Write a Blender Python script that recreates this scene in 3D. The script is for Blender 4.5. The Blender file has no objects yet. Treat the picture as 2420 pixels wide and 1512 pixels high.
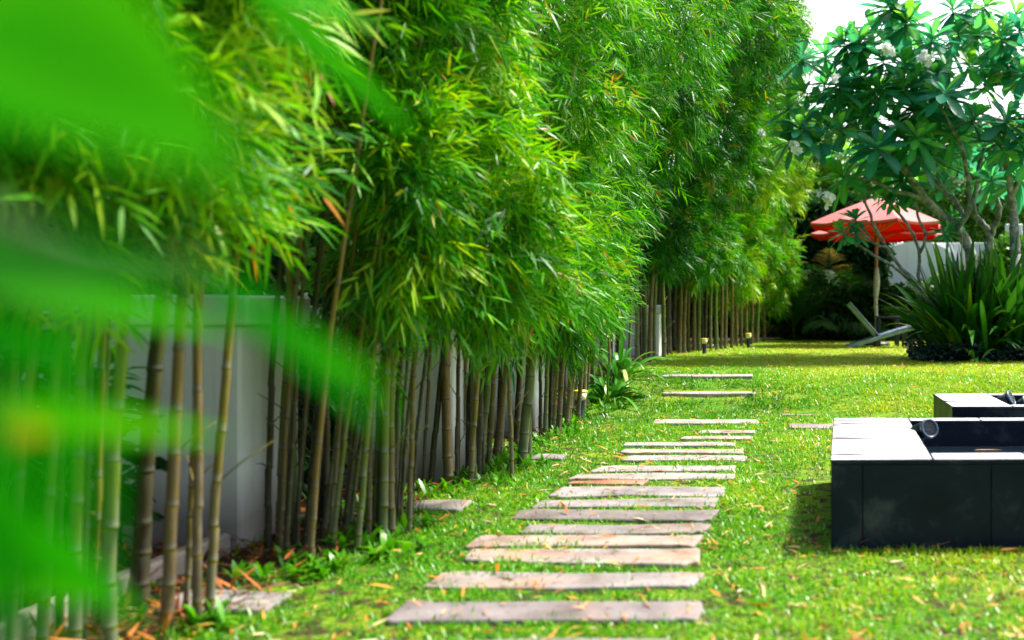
import bpy, math, random
import numpy as np
from mathutils import Vector, Matrix
from mathutils.noise import noise as mnoise

R = np.random.default_rng(7)
random.seed(7)
D = bpy.data
sc = bpy.context.scene
C = sc.collection
F = 2352.0           # focal length in picture units (the photograph taken 2419 wide)
U0, V0, CAMH = 1836.0, 730.0, 1.1
TOPZ = 0.30          # level of the upper lawn


def P(u, v, y):
    return Vector(((u - U0) / F * y, y, CAMH - (v - V0) / F * y))


def Gz(v, z=0.0):
    """distance at which a point at height z shows at picture row v"""
    return (CAMH - z) * F / (v - V0)


def G(u, v, z=0.0):
    y = Gz(v, z)
    return Vector(((u - U0) / F * y, y, z))


def sstep(a, b, t):
    t = min(1.0, max(0.0, (t - a) / (b - a)))
    return t * t * (3 - 2 * t)


def gz(x, y):
    base = TOPZ * sstep(9.9, 12.4, y + 0.35 * min(1.5, max(0, x)))
    n = 0.016 * mnoise(Vector((x * 1.3, y * 1.3, 3.1))) + 0.008 * mnoise(Vector((x * 4, y * 4, 1.0)))
    return base + n


# ------------------------------------------------------------------ tagging
def tag(o, label=None, cat=None, group=None, kind=None):
    if label: o['label'] = label
    if cat: o['category'] = cat
    if group: o['group'] = group
    if kind: o['kind'] = kind
    return o


def thing(name, loc, label, cat, group=None):
    o = D.objects.new(name, None)
    C.objects.link(o)
    o.location = loc
    o.empty_display_size = 0.1
    bpy.context.view_layer.update()
    return tag(o, label, cat, group)


def link(name, me, parent=None):
    """link a mesh given in world coordinates, optionally under a parent Empty"""
    o = D.objects.new(name, me)
    C.objects.link(o)
    if parent is not None:
        o.parent = parent
        w = Vector((0, 0, 0))
        p = parent
        while p is not None:
            w += p.location
            p = p.parent
        me.transform(Matrix.Translation(-w))
    return o


# ------------------------------------------------------------------ mesh builder
class MB:
    def __init__(s):
        s.v, s.f, s.m, s.sm, s.t = [], [], [], [], []

    def add(s, verts, faces, mat=0, smooth=True, tone=0.0):
        n = len(s.v)
        s.v += [tuple(p) for p in verts]
        if isinstance(tone, (int, float)):
            s.t += [tone] * len(verts)
        else:
            s.t += list(tone)
        s.f += [tuple(i + n for i in f) for f in faces]
        s.m += [mat] * len(faces)
        s.sm += [smooth] * len(faces)

    def tube(s, pts, rad, seg=8, mat=0, cap=True, tone=0.0):
        pts = [Vector(p) for p in pts]
        k = len(pts)
        if isinstance(rad, (int, float)): rad = [rad] * k
        if isinstance(tone, (int, float)): tone = [tone] * k
        t0 = (pts[1] - pts[0]).normalized()
        ref = Vector((1, 0, 0)) if abs(t0.x) < 0.8 else Vector((0, 1, 0))
        nrm = (ref - t0 * ref.dot(t0)).normalized()
        vs, fs, ts = [], [], []
        for i, p in enumerate(pts):
            a = pts[min(i + 1, k - 1)] - pts[max(i - 1, 0)]
            t = a.normalized() if a.length > 1e-9 else t0
            nrm = (nrm - t * nrm.dot(t)).normalized()
            b = t.cross(nrm)
            for j in range(seg):
                an = 2 * math.pi * j / seg
                vs.append(p + (nrm * math.cos(an) + b * math.sin(an)) * rad[i])
                ts.append(tone[i])
        for i in range(k - 1):
            for j in range(seg):
                j2 = (j + 1) % seg
                fs.append((i * seg + j, i * seg + j2, (i + 1) * seg + j2, (i + 1) * seg + j))
        if cap:
            fs.append(tuple(reversed(range(seg))))
            fs.append(tuple(range((k - 1) * seg, k * seg)))
        s.add(vs, fs, mat, True, ts)

    def box(s, c, size, rot=None, mat=0, bev=0.0):
        """box centred at c, bevelled by chamfering its 12 edges"""
        hx, hy, hz = [d / 2 for d in size]
        b = min(bev, hx * .9, hy * .9, hz * .9)
        import itertools
        vs, fs = [], []
        if b <= 0:
            vs = [Vector((x, y, z)) for x in (-hx, hx) for y in (-hy, hy) for z in (-hz, hz)]
            fs = [(0, 1, 3, 2), (4, 6, 7, 5), (0, 4, 5, 1), (2, 3, 7, 6), (0, 2, 6, 4), (1, 5, 7, 3)]
        else:
            idx = {}
            for sx, sy, sz in itertools.product((-1, 1), repeat=3):
                for ax in range(3):
                    e = [hx, hy, hz]
                    q = [sx * hx, sy * hy, sz * hz]
                    for a2 in range(3):
                        if a2 != ax: q[a2] -= (sx, sy, sz)[a2] * b
                    idx[(sx, sy, sz, ax)] = len(vs)
                    vs.append(Vector(q))
            for ax in range(3):
                o1, o2 = [a for a in range(3) if a != ax]
                for sg in (-1, 1):
                    f = []
                    for s1, s2 in ((-1, -1), (1, -1), (1, 1), (-1, 1)):
                        q = [0, 0, 0]; q[ax] = sg; q[o1] = s1; q[o2] = s2
                        f.append(idx[(*q, ax)])
                    if (sg > 0) == (ax == 1): f.reverse()
                    fs.append(tuple(f))
            for ax in range(3):       # edges along ax
                o1, o2 = [a for a in range(3) if a != ax]
                for s1, s2 in itertools.product((-1, 1), repeat=2):
                    q1 = [0, 0, 0]; q1[ax] = -1; q1[o1] = s1; q1[o2] = s2
                    q2 = list(q1); q2[ax] = 1
                    fs.append((idx[(*q1, o1)], idx[(*q2, o1)], idx[(*q2, o2)], idx[(*q1, o2)]))
            for q in itertools.product((-1, 1), repeat=3):
                fs.append(tuple(idx[(*q, a)] for a in range(3)))
        M = rot if rot is not None else Matrix.Identity(3)
        c = Vector(c)
        s.add([c + M @ p for p in vs], fs, mat, False)

    def bar(s, a, b, w, h, mat=0, bev=0.004, up=(0, 0, 1)):
        a, b = Vector(a), Vector(b)
        x = (b - a).normalized()
        upv = Vector(up)
        y = upv.cross(x).normalized()
        z = x.cross(y)
        s.box((a + b) / 2, ((b - a).length, w, h), Matrix((x, y, z)).transposed(), mat, bev)

    def mesh(s, name, mats, fix=True):
        me = D.meshes.new(name)
        me.from_pydata(s.v, [], s.f)
        for m in (mats if isinstance(mats, (list, tuple)) else [mats]):
            me.materials.append(m)
        me.polygons.foreach_set('material_index', s.m)
        me.polygons.foreach_set('use_smooth', s.sm)
        at = me.attributes.new('tone', 'FLOAT', 'POINT')
        at.data.foreach_set('value', s.t)
        if fix:
            import bmesh
            bm = bmesh.new(); bm.from_mesh(me)
            bmesh.ops.recalc_face_normals(bm, faces=bm.faces)
            bm.to_mesh(me); bm.free()
        me.update()
        return me

    def obj(s, name, mats, parent=None):
        return link(name, s.mesh(name, mats), parent)


def nrm(a):
    return a / np.maximum(np.linalg.norm(a, axis=-1, keepdims=True), 1e-9)


def leaf_arrays(base, axis, up, L, W, prof, fold=0.0, mid=False, droop=0.0, side_curl=0.0):
    """strips of quads, one per leaf. prof: rows of (t, width share). droop: how far the tip sags (share of L)."""
    N = len(base)
    axis = nrm(axis)
    side = nrm(np.cross(axis, up))
    upn = np.cross(side, axis)
    k = len(prof)
    c = 3 if mid else 2
    V = np.zeros((N, k, c, 3))
    droop = np.broadcast_to(np.asarray(droop, float), (N,))
    for i, (t, w) in enumerate(prof):
        p = base + axis * (L * t)[:, None]
        p[:, 2] -= L * droop * t * t
        hw = (W * w * 0.5)[:, None]
        lift = upn * hw * fold
        V[:, i, 0] = p - side * hw + lift
        V[:, i, c - 1] = p + side * hw + lift
        if mid: V[:, i, 1] = p
    V = V.reshape(-1, 3)
    q = []
    for i in range(k - 1):
        for j in range(c - 1):
            q.append((i * c + j, i * c + j + 1, (i + 1) * c + j + 1, (i + 1) * c + j))
    q = np.array(q)
    Fc = (q[None] + (np.arange(N) * k * c)[:, None, None]).reshape(-1, 4)
    return V, Fc, k * c


def ribs(tone_leaf, k, amount):
    """per vertex tone of three column leaves with a paler midrib"""
    t = np.repeat(tone_leaf, k).reshape(-1, 3)
    t[:, 1] = np.minimum(t[:, 1] + amount, 1)
    return t.ravel()


def np_mesh(name, V, Fc, mats, tone=None, midx=None, smooth=False):
    me = D.meshes.new(name)
    n, m = len(V), len(Fc)
    me.vertices.add(n)
    me.vertices.foreach_set('co', np.ascontiguousarray(V, dtype=np.float32).ravel())
    me.loops.add(m * 4)
    me.loops.foreach_set('vertex_index', np.ascontiguousarray(Fc, dtype=np.int32).ravel())
    me.polygons.add(m)
    me.polygons.foreach_set('loop_start', np.arange(0, m * 4, 4, dtype=np.int32))
    for mt in (mats if isinstance(mats, (list, tuple)) else [mats]):
        me.materials.append(mt)
    if midx is not None:
        me.polygons.foreach_set('material_index', np.ascontiguousarray(midx, dtype=np.int32))
    if tone is not None:
        at = me.attributes.new('tone', 'FLOAT', 'POINT')
        at.data.foreach_set('value', np.ascontiguousarray(tone, dtype=np.float32))
    if smooth:
        me.polygons.foreach_set('use_smooth', np.ones(m, dtype=bool))
    me.update(calc_edges=True)
    return me


# ------------------------------------------------------------------ materials
class NT:
    def __init__(s, name):
        s.mat = D.materials.new(name)
        s.mat.use_nodes = True
        s.t = s.mat.node_tree
        s.t.nodes.clear()
        s.out = s.t.nodes.new('ShaderNodeOutputMaterial')

    def n(s, typ, **kw):
        o = s.t.nodes.new(typ)
        for k, v in kw.items():
            if k.startswith('i_'):
                key = k[2:].replace('_', ' ')
                o.inputs[int(key) if key.isdigit() else key].default_value = v
            else:
                setattr(o, k, v)
        return o

    def l(s, a, b):
        s.t.links.new(a, b)

    def ramp(s, fac, stops, interp='LINEAR'):
        r = s.n('ShaderNodeValToRGB')
        r.color_ramp.interpolation = interp
        e = r.color_ramp.elements
        while len(e) < len(stops): e.new(0.5)
        for el, (p, c) in zip(e, stops):
            el.position = p
            el.color = (*c, 1) if len(c) == 3 else c
        s.l(fac, r.inputs[0])
        return r.outputs[0]

    def coords(s, out='Object', scale=(1, 1, 1)):
        tc = s.n('ShaderNodeTexCoord')
        mp = s.n('ShaderNodeMapping')
        mp.inputs['Scale'].default_value = scale
        s.l(tc.outputs[out], mp.inputs[0])
        return mp.outputs[0]

    def noise(s, vec, scale, detail=4, rough=0.55):
        o = s.n('ShaderNodeTexNoise', i_Scale=scale, i_Detail=detail, i_Roughness=rough)
        s.l(vec, o.inputs['Vector'])
        return o.outputs['Fac']

    def mix(s, fac, a, b, mode='MIX'):
        o = s.n('ShaderNodeMix', data_type='RGBA', blend_type=mode)
        for sock, val in ((o.inputs[0], fac), (o.inputs[6], a), (o.inputs[7], b)):
            if hasattr(val, 'is_linked'): s.l(val, sock)
            elif isinstance(val, (int, float)): sock.default_value = val
            else: sock.default_value = (*val, 1)
        return o.outputs[2]

    def math(s, op, a, b=0.0):
        o = s.n('ShaderNodeMath', operation=op)
        for sock, val in zip(o.inputs, (a, b)):
            if hasattr(val, 'is_linked'): s.l(val, sock)
            else: sock.default_value = val
        return o.outputs[0]

    def princ(s, col, rough=0.6, spec=0.5, bump=None, bump_d=0.01, bump_s=0.6, metal=0.0, coat=0.0):
        p = s.n('ShaderNodeBsdfPrincipled', i_Metallic=metal)
        p.inputs['Specular IOR Level'].default_value = spec
        p.inputs['Coat Weight'].default_value = coat
        for sock, val in ((p.inputs['Base Color'], col), (p.inputs['Roughness'], rough)):
            if hasattr(val, 'is_linked'): s.l(val, sock)
            elif isinstance(val, (int, float)): sock.default_value = val
            else: sock.default_value = (*val, 1)
        if bump is not None:
            b = s.n('ShaderNodeBump', i_Strength=bump_s, i_Distance=bump_d)
            s.l(bump, b.inputs['Height'])
            s.l(b.outputs[0], p.inputs['Normal'])
        return p

    def done(s, shader):
        s.l(shader.outputs[0] if hasattr(shader, 'outputs') else shader, s.out.inputs[0])
        return s.mat


def leaf_mat(name, stops, trans=0.35, rough=0.45, spec=0.4, tmul=(1.25, 1.25, 0.5)):
    n = NT(name)
    a = n.n('ShaderNodeAttribute', attribute_name='tone')
    col = n.ramp(a.outputs['Fac'], stops)
    p = n.princ(col, rough, spec)
    tr = n.n('ShaderNodeBsdfTranslucent')
    n.l(n.mix(1.0, col, tmul, 'MULTIPLY'), tr.inputs[0])
    m = n.n('ShaderNodeMixShader', i_0=trans)
    n.l(p.outputs[0], m.inputs[1]); n.l(tr.outputs[0], m.inputs[2])
    return n.done(m)


def plain(name, col, rough=0.5, spec=0.5, var=0.15, scale=8, bump=0.0, metal=0.0, coat=0.0):
    n = NT(name)
    v = n.coords()
    nz = n.noise(v, scale)
    dark = tuple(c * (1 - var) for c in col)
    lite = tuple(min(1, c * (1 + var)) for c in col)
    c = n.ramp(nz, [(0.3, dark), (0.7, lite)])
    return n.done(n.princ(c, rough, spec, nz if bump else None, bump, metal=metal, coat=coat))


M = {}
M['bamboo_leaf'] = leaf_mat('bamboo_leaf', [
    (0.0, (0.010, 0.085, 0.008)), (0.35, (0.022, 0.20, 0.006)), (0.65, (0.095, 0.38, 0.003)),
    (0.88, (0.25, 0.51, 0.003)), (0.95, (0.42, 0.38, 0.02)), (1.0, (0.55, 0.22, 0.015))], 0.36, 0.42, 0.28)
M['near_leaf'] = leaf_mat('near_bamboo_leaf', [
    (0.0, (0.004, 0.09, 0.002)), (0.4, (0.010, 0.40, 0.0)), (0.8, (0.11, 0.56, 0.0)), (1.0, (0.60, 0.34, 0.0))], 0.55, 0.5, 0.12, (1.2, 1.3, 0.2))
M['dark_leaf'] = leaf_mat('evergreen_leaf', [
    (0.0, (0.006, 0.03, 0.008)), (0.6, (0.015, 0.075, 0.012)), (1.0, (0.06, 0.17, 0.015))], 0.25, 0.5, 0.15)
M['bright_leaf'] = leaf_mat('garden_tree_leaf', [
    (0.0, (0.03, 0.12, 0.01)), (0.6, (0.09, 0.27, 0.015)), (1.0, (0.26, 0.40, 0.03))], 0.4, 0.4, 0.4)
M['plumeria_leaf'] = leaf_mat('frangipani_leaf', [
    (0.0, (0.014, 0.14, 0.14)), (0.5, (0.035, 0.26, 0.17)), (0.8, (0.10, 0.44, 0.09)), (1.0, (0.24, 0.52, 0.03))],
    0.52, 0.33, 0.45, (1.3, 1.4, 0.9))
M['strap_leaf'] = leaf_mat('strap_leaf', [
    (0.0, (0.006, 0.045, 0.008)), (0.55, (0.015, 0.10, 0.010)), (0.85, (0.05, 0.21, 0.012)), (1.0, (0.22, 0.38, 0.02))], 0.25, 0.3, 0.5)
M['lily_leaf'] = leaf_mat('lily_leaf', [
    (0.0, (0.012, 0.09, 0.012)), (0.5, (0.035, 0.20, 0.015)), (0.85, (0.10, 0.32, 0.02)), (1.0, (0.50, 0.55, 0.20))], 0.3, 0.3, 0.5)
M['palm_leaf'] = leaf_mat('palm_leaf', [
    (0.0, (0.008, 0.045, 0.012)), (0.6, (0.025, 0.11, 0.015)), (0.85, (0.10, 0.24, 0.02)), (1.0, (0.34, 0.22, 0.10))], 0.3, 0.6, 0.08)
M['cover_leaf'] = leaf_mat('ground_cover_leaf', [
    (0.0, (0.008, 0.025, 0.022)), (1.0, (0.03, 0.07, 0.05))], 0.1, 0.25, 0.5)
M['grass'] = leaf_mat('grass_blade', [
    (0.0, (0.025, 0.15, 0.004)), (0.4, (0.085, 0.33, 0.003)), (0.75, (0.22, 0.45, 0.004)),
    (0.93, (0.40, 0.48, 0.012)), (1.0, (0.52, 0.40, 0.09))], 0.38, 0.36, 0.42)
M['litter'] = leaf_mat('dry_leaf', [
    (0.0, (0.10, 0.04, 0.015)), (0.35, (0.52, 0.16, 0.012)), (0.7, (0.60, 0.30, 0.05)), (1.0, (0.62, 0.52, 0.33))], 0.15, 0.6, 0.3)
M['petal'] = leaf_mat('white_petal', [(0.0, (0.85, 0.72, 0.25)), (0.25, (0.82, 0.82, 0.78)), (1.0, (0.85, 0.86, 0.86))], 0.25, 0.5, 0.3, (1, 1, 1))
M['red_flower'] = leaf_mat('red_flower', [(0.0, (0.55, 0.06, 0.01)), (1.0, (0.75, 0.16, 0.02))], 0.2, 0.45, 0.3, (1, 1, 1))


def culm_mat(name, low, mid, high, stain):
    """tone attribute: height share 0..1 along the culm, above 1.5 on the node rings"""
    n = NT(name)
    a = n.n('ShaderNodeAttribute', attribute_name='tone')
    t = a.outputs['Fac']
    v = n.coords('Object', (1, 1, 0.35))
    nz = n.noise(v, 22, 5, 0.65)
    nz2 = n.noise(v, 5, 3)
    tt = n.math('ADD', t, n.math('MULTIPLY', n.math('SUBTRACT', nz2, 0.5), 0.5))
    col = n.ramp(tt, [(0.02, low), (0.17, mid), (0.42, high), (0.9, high)])
    st = n.ramp(nz, [(0.50, (0, 0, 0)), (0.68, (1, 1, 1))])
    col = n.mix(n.math('MULTIPLY', st, 0.38), col, stain)
    ring = n.math('GREATER_THAN', t, 1.5)
    col = n.mix(n.math('MULTIPLY', ring, 0.75), col, (0.05, 0.04, 0.025))
    pale = n.math('LESS_THAN', t, -0.5)
    col = n.mix(n.math('MULTIPLY', pale, 0.10), col, (0.26, 0.27, 0.22))
    return n.done(n.princ(col, 0.38, 0.35, nz, 0.003))


M['culm_green'] = culm_mat('culm_green', (0.13, 0.14, 0.085), (0.10, 0.135, 0.012), (0.15, 0.20, 0.006), (0.22, 0.22, 0.16))
M['culm_olive'] = culm_mat('culm_olive', (0.17, 0.15, 0.10), (0.15, 0.115, 0.022), (0.20, 0.17, 0.010), (0.09, 0.06, 0.03))
M['culm_brown'] = culm_mat('culm_brown', (0.10, 0.08, 0.05), (0.13, 0.085, 0.022), (0.17, 0.12, 0.014), (0.26, 0.22, 0.17))
M['culm_dark'] = culm_mat('culm_dark', (0.045, 0.042, 0.026), (0.045, 0.034, 0.014), (0.045, 0.055, 0.008), (0.08, 0.055, 0.03))
M['twig'] = plain('twig_bark', (0.12, 0.10, 0.05), 0.7, 0.3)
M['green_twig'] = plain('green_twig', (0.05, 0.10, 0.015), 0.5, 0.3)


def bark():
    n = NT('frangipani_bark')
    v = n.coords()
    nz = n.noise(v, 9, 6, 0.7)
    n2 = n.noise(v, 38, 3)
    c = n.ramp(nz, [(0.36, (0.085, 0.085, 0.08)), (0.5, (0.20, 0.20, 0.19)), (0.66, (0.42, 0.42, 0.41))])
    return n.done(n.princ(c, 0.75, 0.25, n2, 0.012))


M['bark'] = bark()


def lawn_mat():
    n = NT('lawn_ground')
    v = n.coords()
    sx = n.n('ShaderNodeSeparateXYZ'); n.l(v, sx.inputs[0])
    fine = n.noise(v, 55, 5, 0.7)
    big = n.noise(v, 1.1, 4)
    mid = n.noise(v, 9, 4, 0.6)
    g = n.ramp(fine, [(0.3, (0.03, 0.14, 0.004)), (0.55, (0.10, 0.30, 0.004)), (0.75, (0.22, 0.42, 0.008))])
    g2 = n.ramp(fine, [(0.3, (0.12, 0.22, 0.008)), (0.6, (0.28, 0.40, 0.015)), (0.8, (0.40, 0.44, 0.04))])
    green = n.mix(n.ramp(big, [(0.42, (0, 0, 0)), (0.62, (1, 1, 1))]), g, g2)
    green = n.mix(n.ramp(n.math('MULTIPLY', n.math('SUBTRACT', sx.outputs[1], 11.5), 0.3), [(0.0, (0, 0, 0)), (1.0, (0.8, 0.8, 0.8))]), green, g2)
    soil = n.ramp(fine, [(0.3, (0.025, 0.015, 0.009)), (0.7, (0.11, 0.065, 0.035))])
    near = n.mix(n.ramp(mid, [(0.40, (1, 1, 1)), (0.53, (0, 0, 0))]), green, soil)
    # the lawn is thinner and shows soil between its blades on the near, lower level
    yf = n.math('MULTIPLY', n.math('SUBTRACT', sx.outputs[1], 8.0), 0.25)
    col = n.mix(n.ramp(yf, [(0.0, (0, 0, 0)), (1.0, (1, 1, 1))]), near, green)
    # planting bed under the bamboo: left of a wandering edge
    edge = n.math('ADD', sx.outputs[0], n.math('MULTIPLY', n.math('SUBTRACT', mid, 0.5), 0.8))
    bend = n.math('MAXIMUM', n.math('MULTIPLY', n.math('SUBTRACT', sx.outputs[1], 16.5), 0.19), 0.0)
    e = n.math('SUBTRACT', n.math('ADD', edge, 2.05), bend)
    col = n.mix(n.ramp(n.math('ADD', n.math('MULTIPLY', e, 3.0), 0.5), [(0.3, (1, 1, 1)), (0.7, (0, 0, 0))]), col, soil)
    return n.done(n.princ(col, 0.9, 0.2, fine, 0.03, 1.0))


def stone_mat():
    n = NT('sandstone')
    v = n.coords()
    oi = n.n('ShaderNodeObjectInfo')
    ad = n.n('ShaderNodeVectorMath', operation='ADD')
    n.l(v, ad.inputs[0])
    cmb = n.n('ShaderNodeCombineXYZ')
    for k in range(3): n.l(n.math('MULTIPLY', oi.outputs['Random'], 37.0 + 11 * k), cmb.inputs[k])
    n.l(cmb.outputs[0], ad.inputs[1])
    v = ad.outputs[0]
    a = n.noise(v, 5, 6, 0.6)
    b = n.noise(v, 32, 5, 0.7)
    c = n.noise(v, 2.2, 3)
    col = n.ramp(a, [(0.28, (0.12, 0.106, 0.10)), (0.5, (0.235, 0.212, 0.206)), (0.72, (0.335, 0.305, 0.298))])
    warm = n.mix(1.0, col, (1.25, 0.88, 0.62), 'MULTIPLY')
    w = n.ramp(n.math('ADD', c, n.math('MULTIPLY', oi.outputs['Random'], 0.22)), [(0.62, (0, 0, 0)), (0.82, (1, 1, 1))])
    col = n.mix(w, col, warm)
    col = n.mix(n.ramp(b, [(0.55, (0, 0, 0)), (0.75, (0.5, 0.5, 0.5))]), col, (0.055, 0.042, 0.038))
    tint = oi.outputs['Color']
    col = n.mix(1.0, col, tint, 'MULTIPLY')
    return n.done(n.princ(col, 0.62, 0.35, n.math('ADD', a, n.math('MULTIPLY', b, 0.35)), 0.012))


M['lawn'] = lawn_mat()
M['stone'] = stone_mat()
M['concrete'] = plain('kerb_concrete', (0.34, 0.30, 0.25), 0.8, 0.3, 0.25, 12, 0.004)


def render_wall_mat():
    n = NT('white_render')
    v = n.coords('Object', (1, 1, 0.6))
    a = n.noise(v, 2.0, 5)
    b = n.noise(v, 60, 3)
    sx = n.n('ShaderNodeSeparateXYZ'); n.l(n.coords(), sx.inputs[0])
    col = n.ramp(a, [(0.3, (0.80, 0.80, 0.82)), (0.7, (0.88, 0.88, 0.88))])
    splash = n.math('ADD', sx.outputs[2], n.math('MULTIPLY', a, -0.25))
    col = n.mix(n.ramp(splash, [(0.0, (0.75, 0.75, 0.75)), (0.22, (0, 0, 0))]), col, (0.22, 0.17, 0.13))
    drip = n.noise(n.coords('Object', (9, 9, 0.7)), 1.6, 4, 0.6)
    col = n.mix(n.ramp(drip, [(0.56, (0, 0, 0)), (0.74, (0.5, 0.5, 0.5))]), col, (0.40, 0.41, 0.38))
    return n.done(n.princ(col, 0.75, 0.3, b, 0.002))


M['white_wall'] = render_wall_mat()


def black_tile(name, top=False):
    n = NT(name)
    v = n.coords()
    a = n.noise(v, 3.2, 6, 0.65)
    b = n.noise(v, 90, 2)
    col = n.ramp(a, [(0.38, (0.0015, 0.006, 0.018)), (0.52, (0.005, 0.011, 0.024)), (0.70, (0.060, 0.063, 0.070))])
    if not top:
        return n.done(n.princ(col, n.ramp(a, [(0.3, (0.30,) * 3), (0.7, (0.55,) * 3)]), 0.2, b, 0.001))
    col = n.ramp(a, [(0.35, (0.72, 0.75, 0.82)), (0.7, (0.80, 0.82, 0.86))])  # near-white base paints sky and sun glare onto the dark tile
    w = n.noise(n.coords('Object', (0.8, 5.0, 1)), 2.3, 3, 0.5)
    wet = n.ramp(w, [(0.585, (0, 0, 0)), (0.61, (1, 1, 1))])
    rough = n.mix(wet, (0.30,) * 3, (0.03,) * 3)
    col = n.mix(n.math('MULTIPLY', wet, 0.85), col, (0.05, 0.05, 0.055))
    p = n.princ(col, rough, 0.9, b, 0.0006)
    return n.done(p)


M['tile'] = black_tile('black_tile')
M['tile_painted_glare'] = black_tile('black_tile_painted_glare', True)
M['grout'] = plain('dark_grout', (0.012, 0.013, 0.016), 0.8, 0.2)
M['water'] = plain('dark_water', (0.006, 0.012, 0.018), 0.04, 0.6)
M['lamp_body'] = plain('blue_black_plastic', (0.010, 0.018, 0.032), 0.28, 0.5)
M['lamp_ring'] = plain('blue_grey_metal', (0.05, 0.085, 0.13), 0.35, 0.5, 0.2)
M['lamp_glass'] = plain('lamp_glass', (0.34, 0.31, 0.27), 0.15, 0.5)
M['cap_cream'] = plain('cream_diffuser', (0.78, 0.72, 0.48), 0.4, 0.4)
M['cap_yellow'] = plain('brass_yellow', (0.85, 0.62, 0.03), 0.35, 0.5)
M['red_cloth'] = leaf_mat('red_canvas', [(0, (0.62, 0.05, 0.035)), (1, (0.74, 0.24, 0.24))], 0.3, 0.6, 0.3, (1.1, 0.09, 0.06))
M['red_lining'] = leaf_mat('red_lining', [(0, (0.60, 0.014, 0.010)), (1, (0.6, 0.02, 0.015))], 0.3, 0.8, 0.05, (1, 0.3, 0.3))
M['wood'] = plain('pole_wood', (0.26, 0.12, 0.05), 0.5, 0.4, 0.3, 14)
M['sleeve'] = plain('grey_cloth_sleeve', (0.42, 0.39, 0.37), 0.85, 0.2, 0.3, 18, 0.006)
M['lounger'] = plain('blue_grey_slat', (0.20, 0.27, 0.42), 0.35, 0.5, 0.25, 10)
M['dark_wood'] = plain('dark_furniture', (0.018, 0.024, 0.035), 0.4, 0.4)
M['roof'] = plain('roof_tile', (0.30, 0.16, 0.11), 0.7, 0.3, 0.3, 12)
M['window'] = plain('window_glass', (0.03, 0.045, 0.05), 0.08, 0.6)
M['sky_white'] = None

# ------------------------------------------------------------------ ground
xs = np.concatenate([np.linspace(-260, -9, 9), np.arange(-8, -3, 0.5), np.arange(-3, 6.5, 0.11), np.arange(7, 12, 0.6), np.linspace(14, 260, 9)])
ys = np.concatenate([np.linspace(-60, -2, 7), np.arange(-1, 2.5, 0.3), np.arange(2.6, 15, 0.11), np.arange(15.2, 34, 0.3), np.linspace(36, 420, 12)])
vv = [(x, y, gz(x, y)) for y in ys for x in xs]
nx = len(xs)
ff = [(j * nx + i, j * nx + i + 1, (j + 1) * nx + i + 1, (j + 1) * nx + i) for j in range(len(ys) - 1) for i in range(nx - 1)]
me = D.meshes.new('lawn')
me.from_pydata(vv, [], ff)
me.polygons.foreach_set('use_smooth', [True] * len(ff))
me.materials.append(M['lawn'])
lawn = link('lawn', me)
tag(lawn, kind='structure')

# ------------------------------------------------------------------ stepping stones
STONES = []      # (x0,x1,y0,y1) kept clear of grass


def stone(name, u0, u1, vt, vb, z, label, group, seed, wig=1.0, tint=(1, 1, 1)):
    zt = z + 0.018
    y0, y1 = Gz(vb, zt), Gz(vt, zt)
    y1 = min(y1 - 0.02, y0 + 0.37)
    y1 -= .10 * (y1 - y0)
    ym = (y0 + y1) / 2
    x0, x1 = (u0 - U0) / F * ym, (u1 - U0) / F * ym
    rr = random.Random(seed)
    cx, cy = (x0 + x1) / 2, ym
    hx, hy = (x1 - x0) / 2, (y1 - y0) / 2
    n = 96
    ring = []
    for k in range(n):
        a = 2 * math.pi * k / n
        ca, sa = math.cos(a), math.sin(a)
        e = 0.09
        px = math.copysign(abs(ca) ** e, ca) * hx
        py = math.copysign(abs(sa) ** e, sa) * hy
        w = mnoise(Vector((px * 3.2 + seed * 3.3, py * 5, seed))) * 0.045 * wig + mnoise(Vector((px * 17, py * 17 + seed, 9))) * 0.018 * wig
        skew = 0.06 * hy * math.sin(seed * 1.7) * px / max(hx, .01)
        ring.append((px * (1 + w * .6 / max(hx, .2)), py + w * math.copysign(1, py) + skew))
    mb = MB()
    rows = []
    for (s, dz) in ((1.0, -0.06), (1.0, -0.010), (0.985, -0.002), (0.9, 0.0), (0.5, 0.0)):
        for (px, py) in ring:
            inset = hy * (1 - s)
            qx = px - math.copysign(min(abs(px), inset), px)
            qy = py * s
            h = 0.005 * mnoise(Vector((qx * 6 + seed, qy * 6, 4))) if dz > -0.005 else 0
            rows.append((cx + qx, cy + qy, zt + dz + h + 0.0))
    fs = []
    for r in range(4):
        for k in range(n):
            k2 = (k + 1) % n
            fs.append((r * n + k, r * n + k2, (r + 1) * n + k2, (r + 1) * n + k))
    fs.append(tuple(4 * n + k for k in range(n)))
    mb.add(rows, fs, 0, True)
    c = thing_mesh(mb, name, M['stone'], (cx, cy, z))
    c.color = (*tint, 1)
    tag(c, label, 'stepping stone' if name == 'stepping_stone' else 'slab', group)
    STONES.append((x0 - 0.01, x1 + 0.01, y0, y1))
    return c


def thing_mesh(mb, name, mat, org):
    me = mb.mesh(name, mat)
    me.transform(Matrix.Translation(-Vector(org)))
    o = D.objects.new(name, me)
    C.objects.link(o)
    o.location = org
    return o


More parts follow.
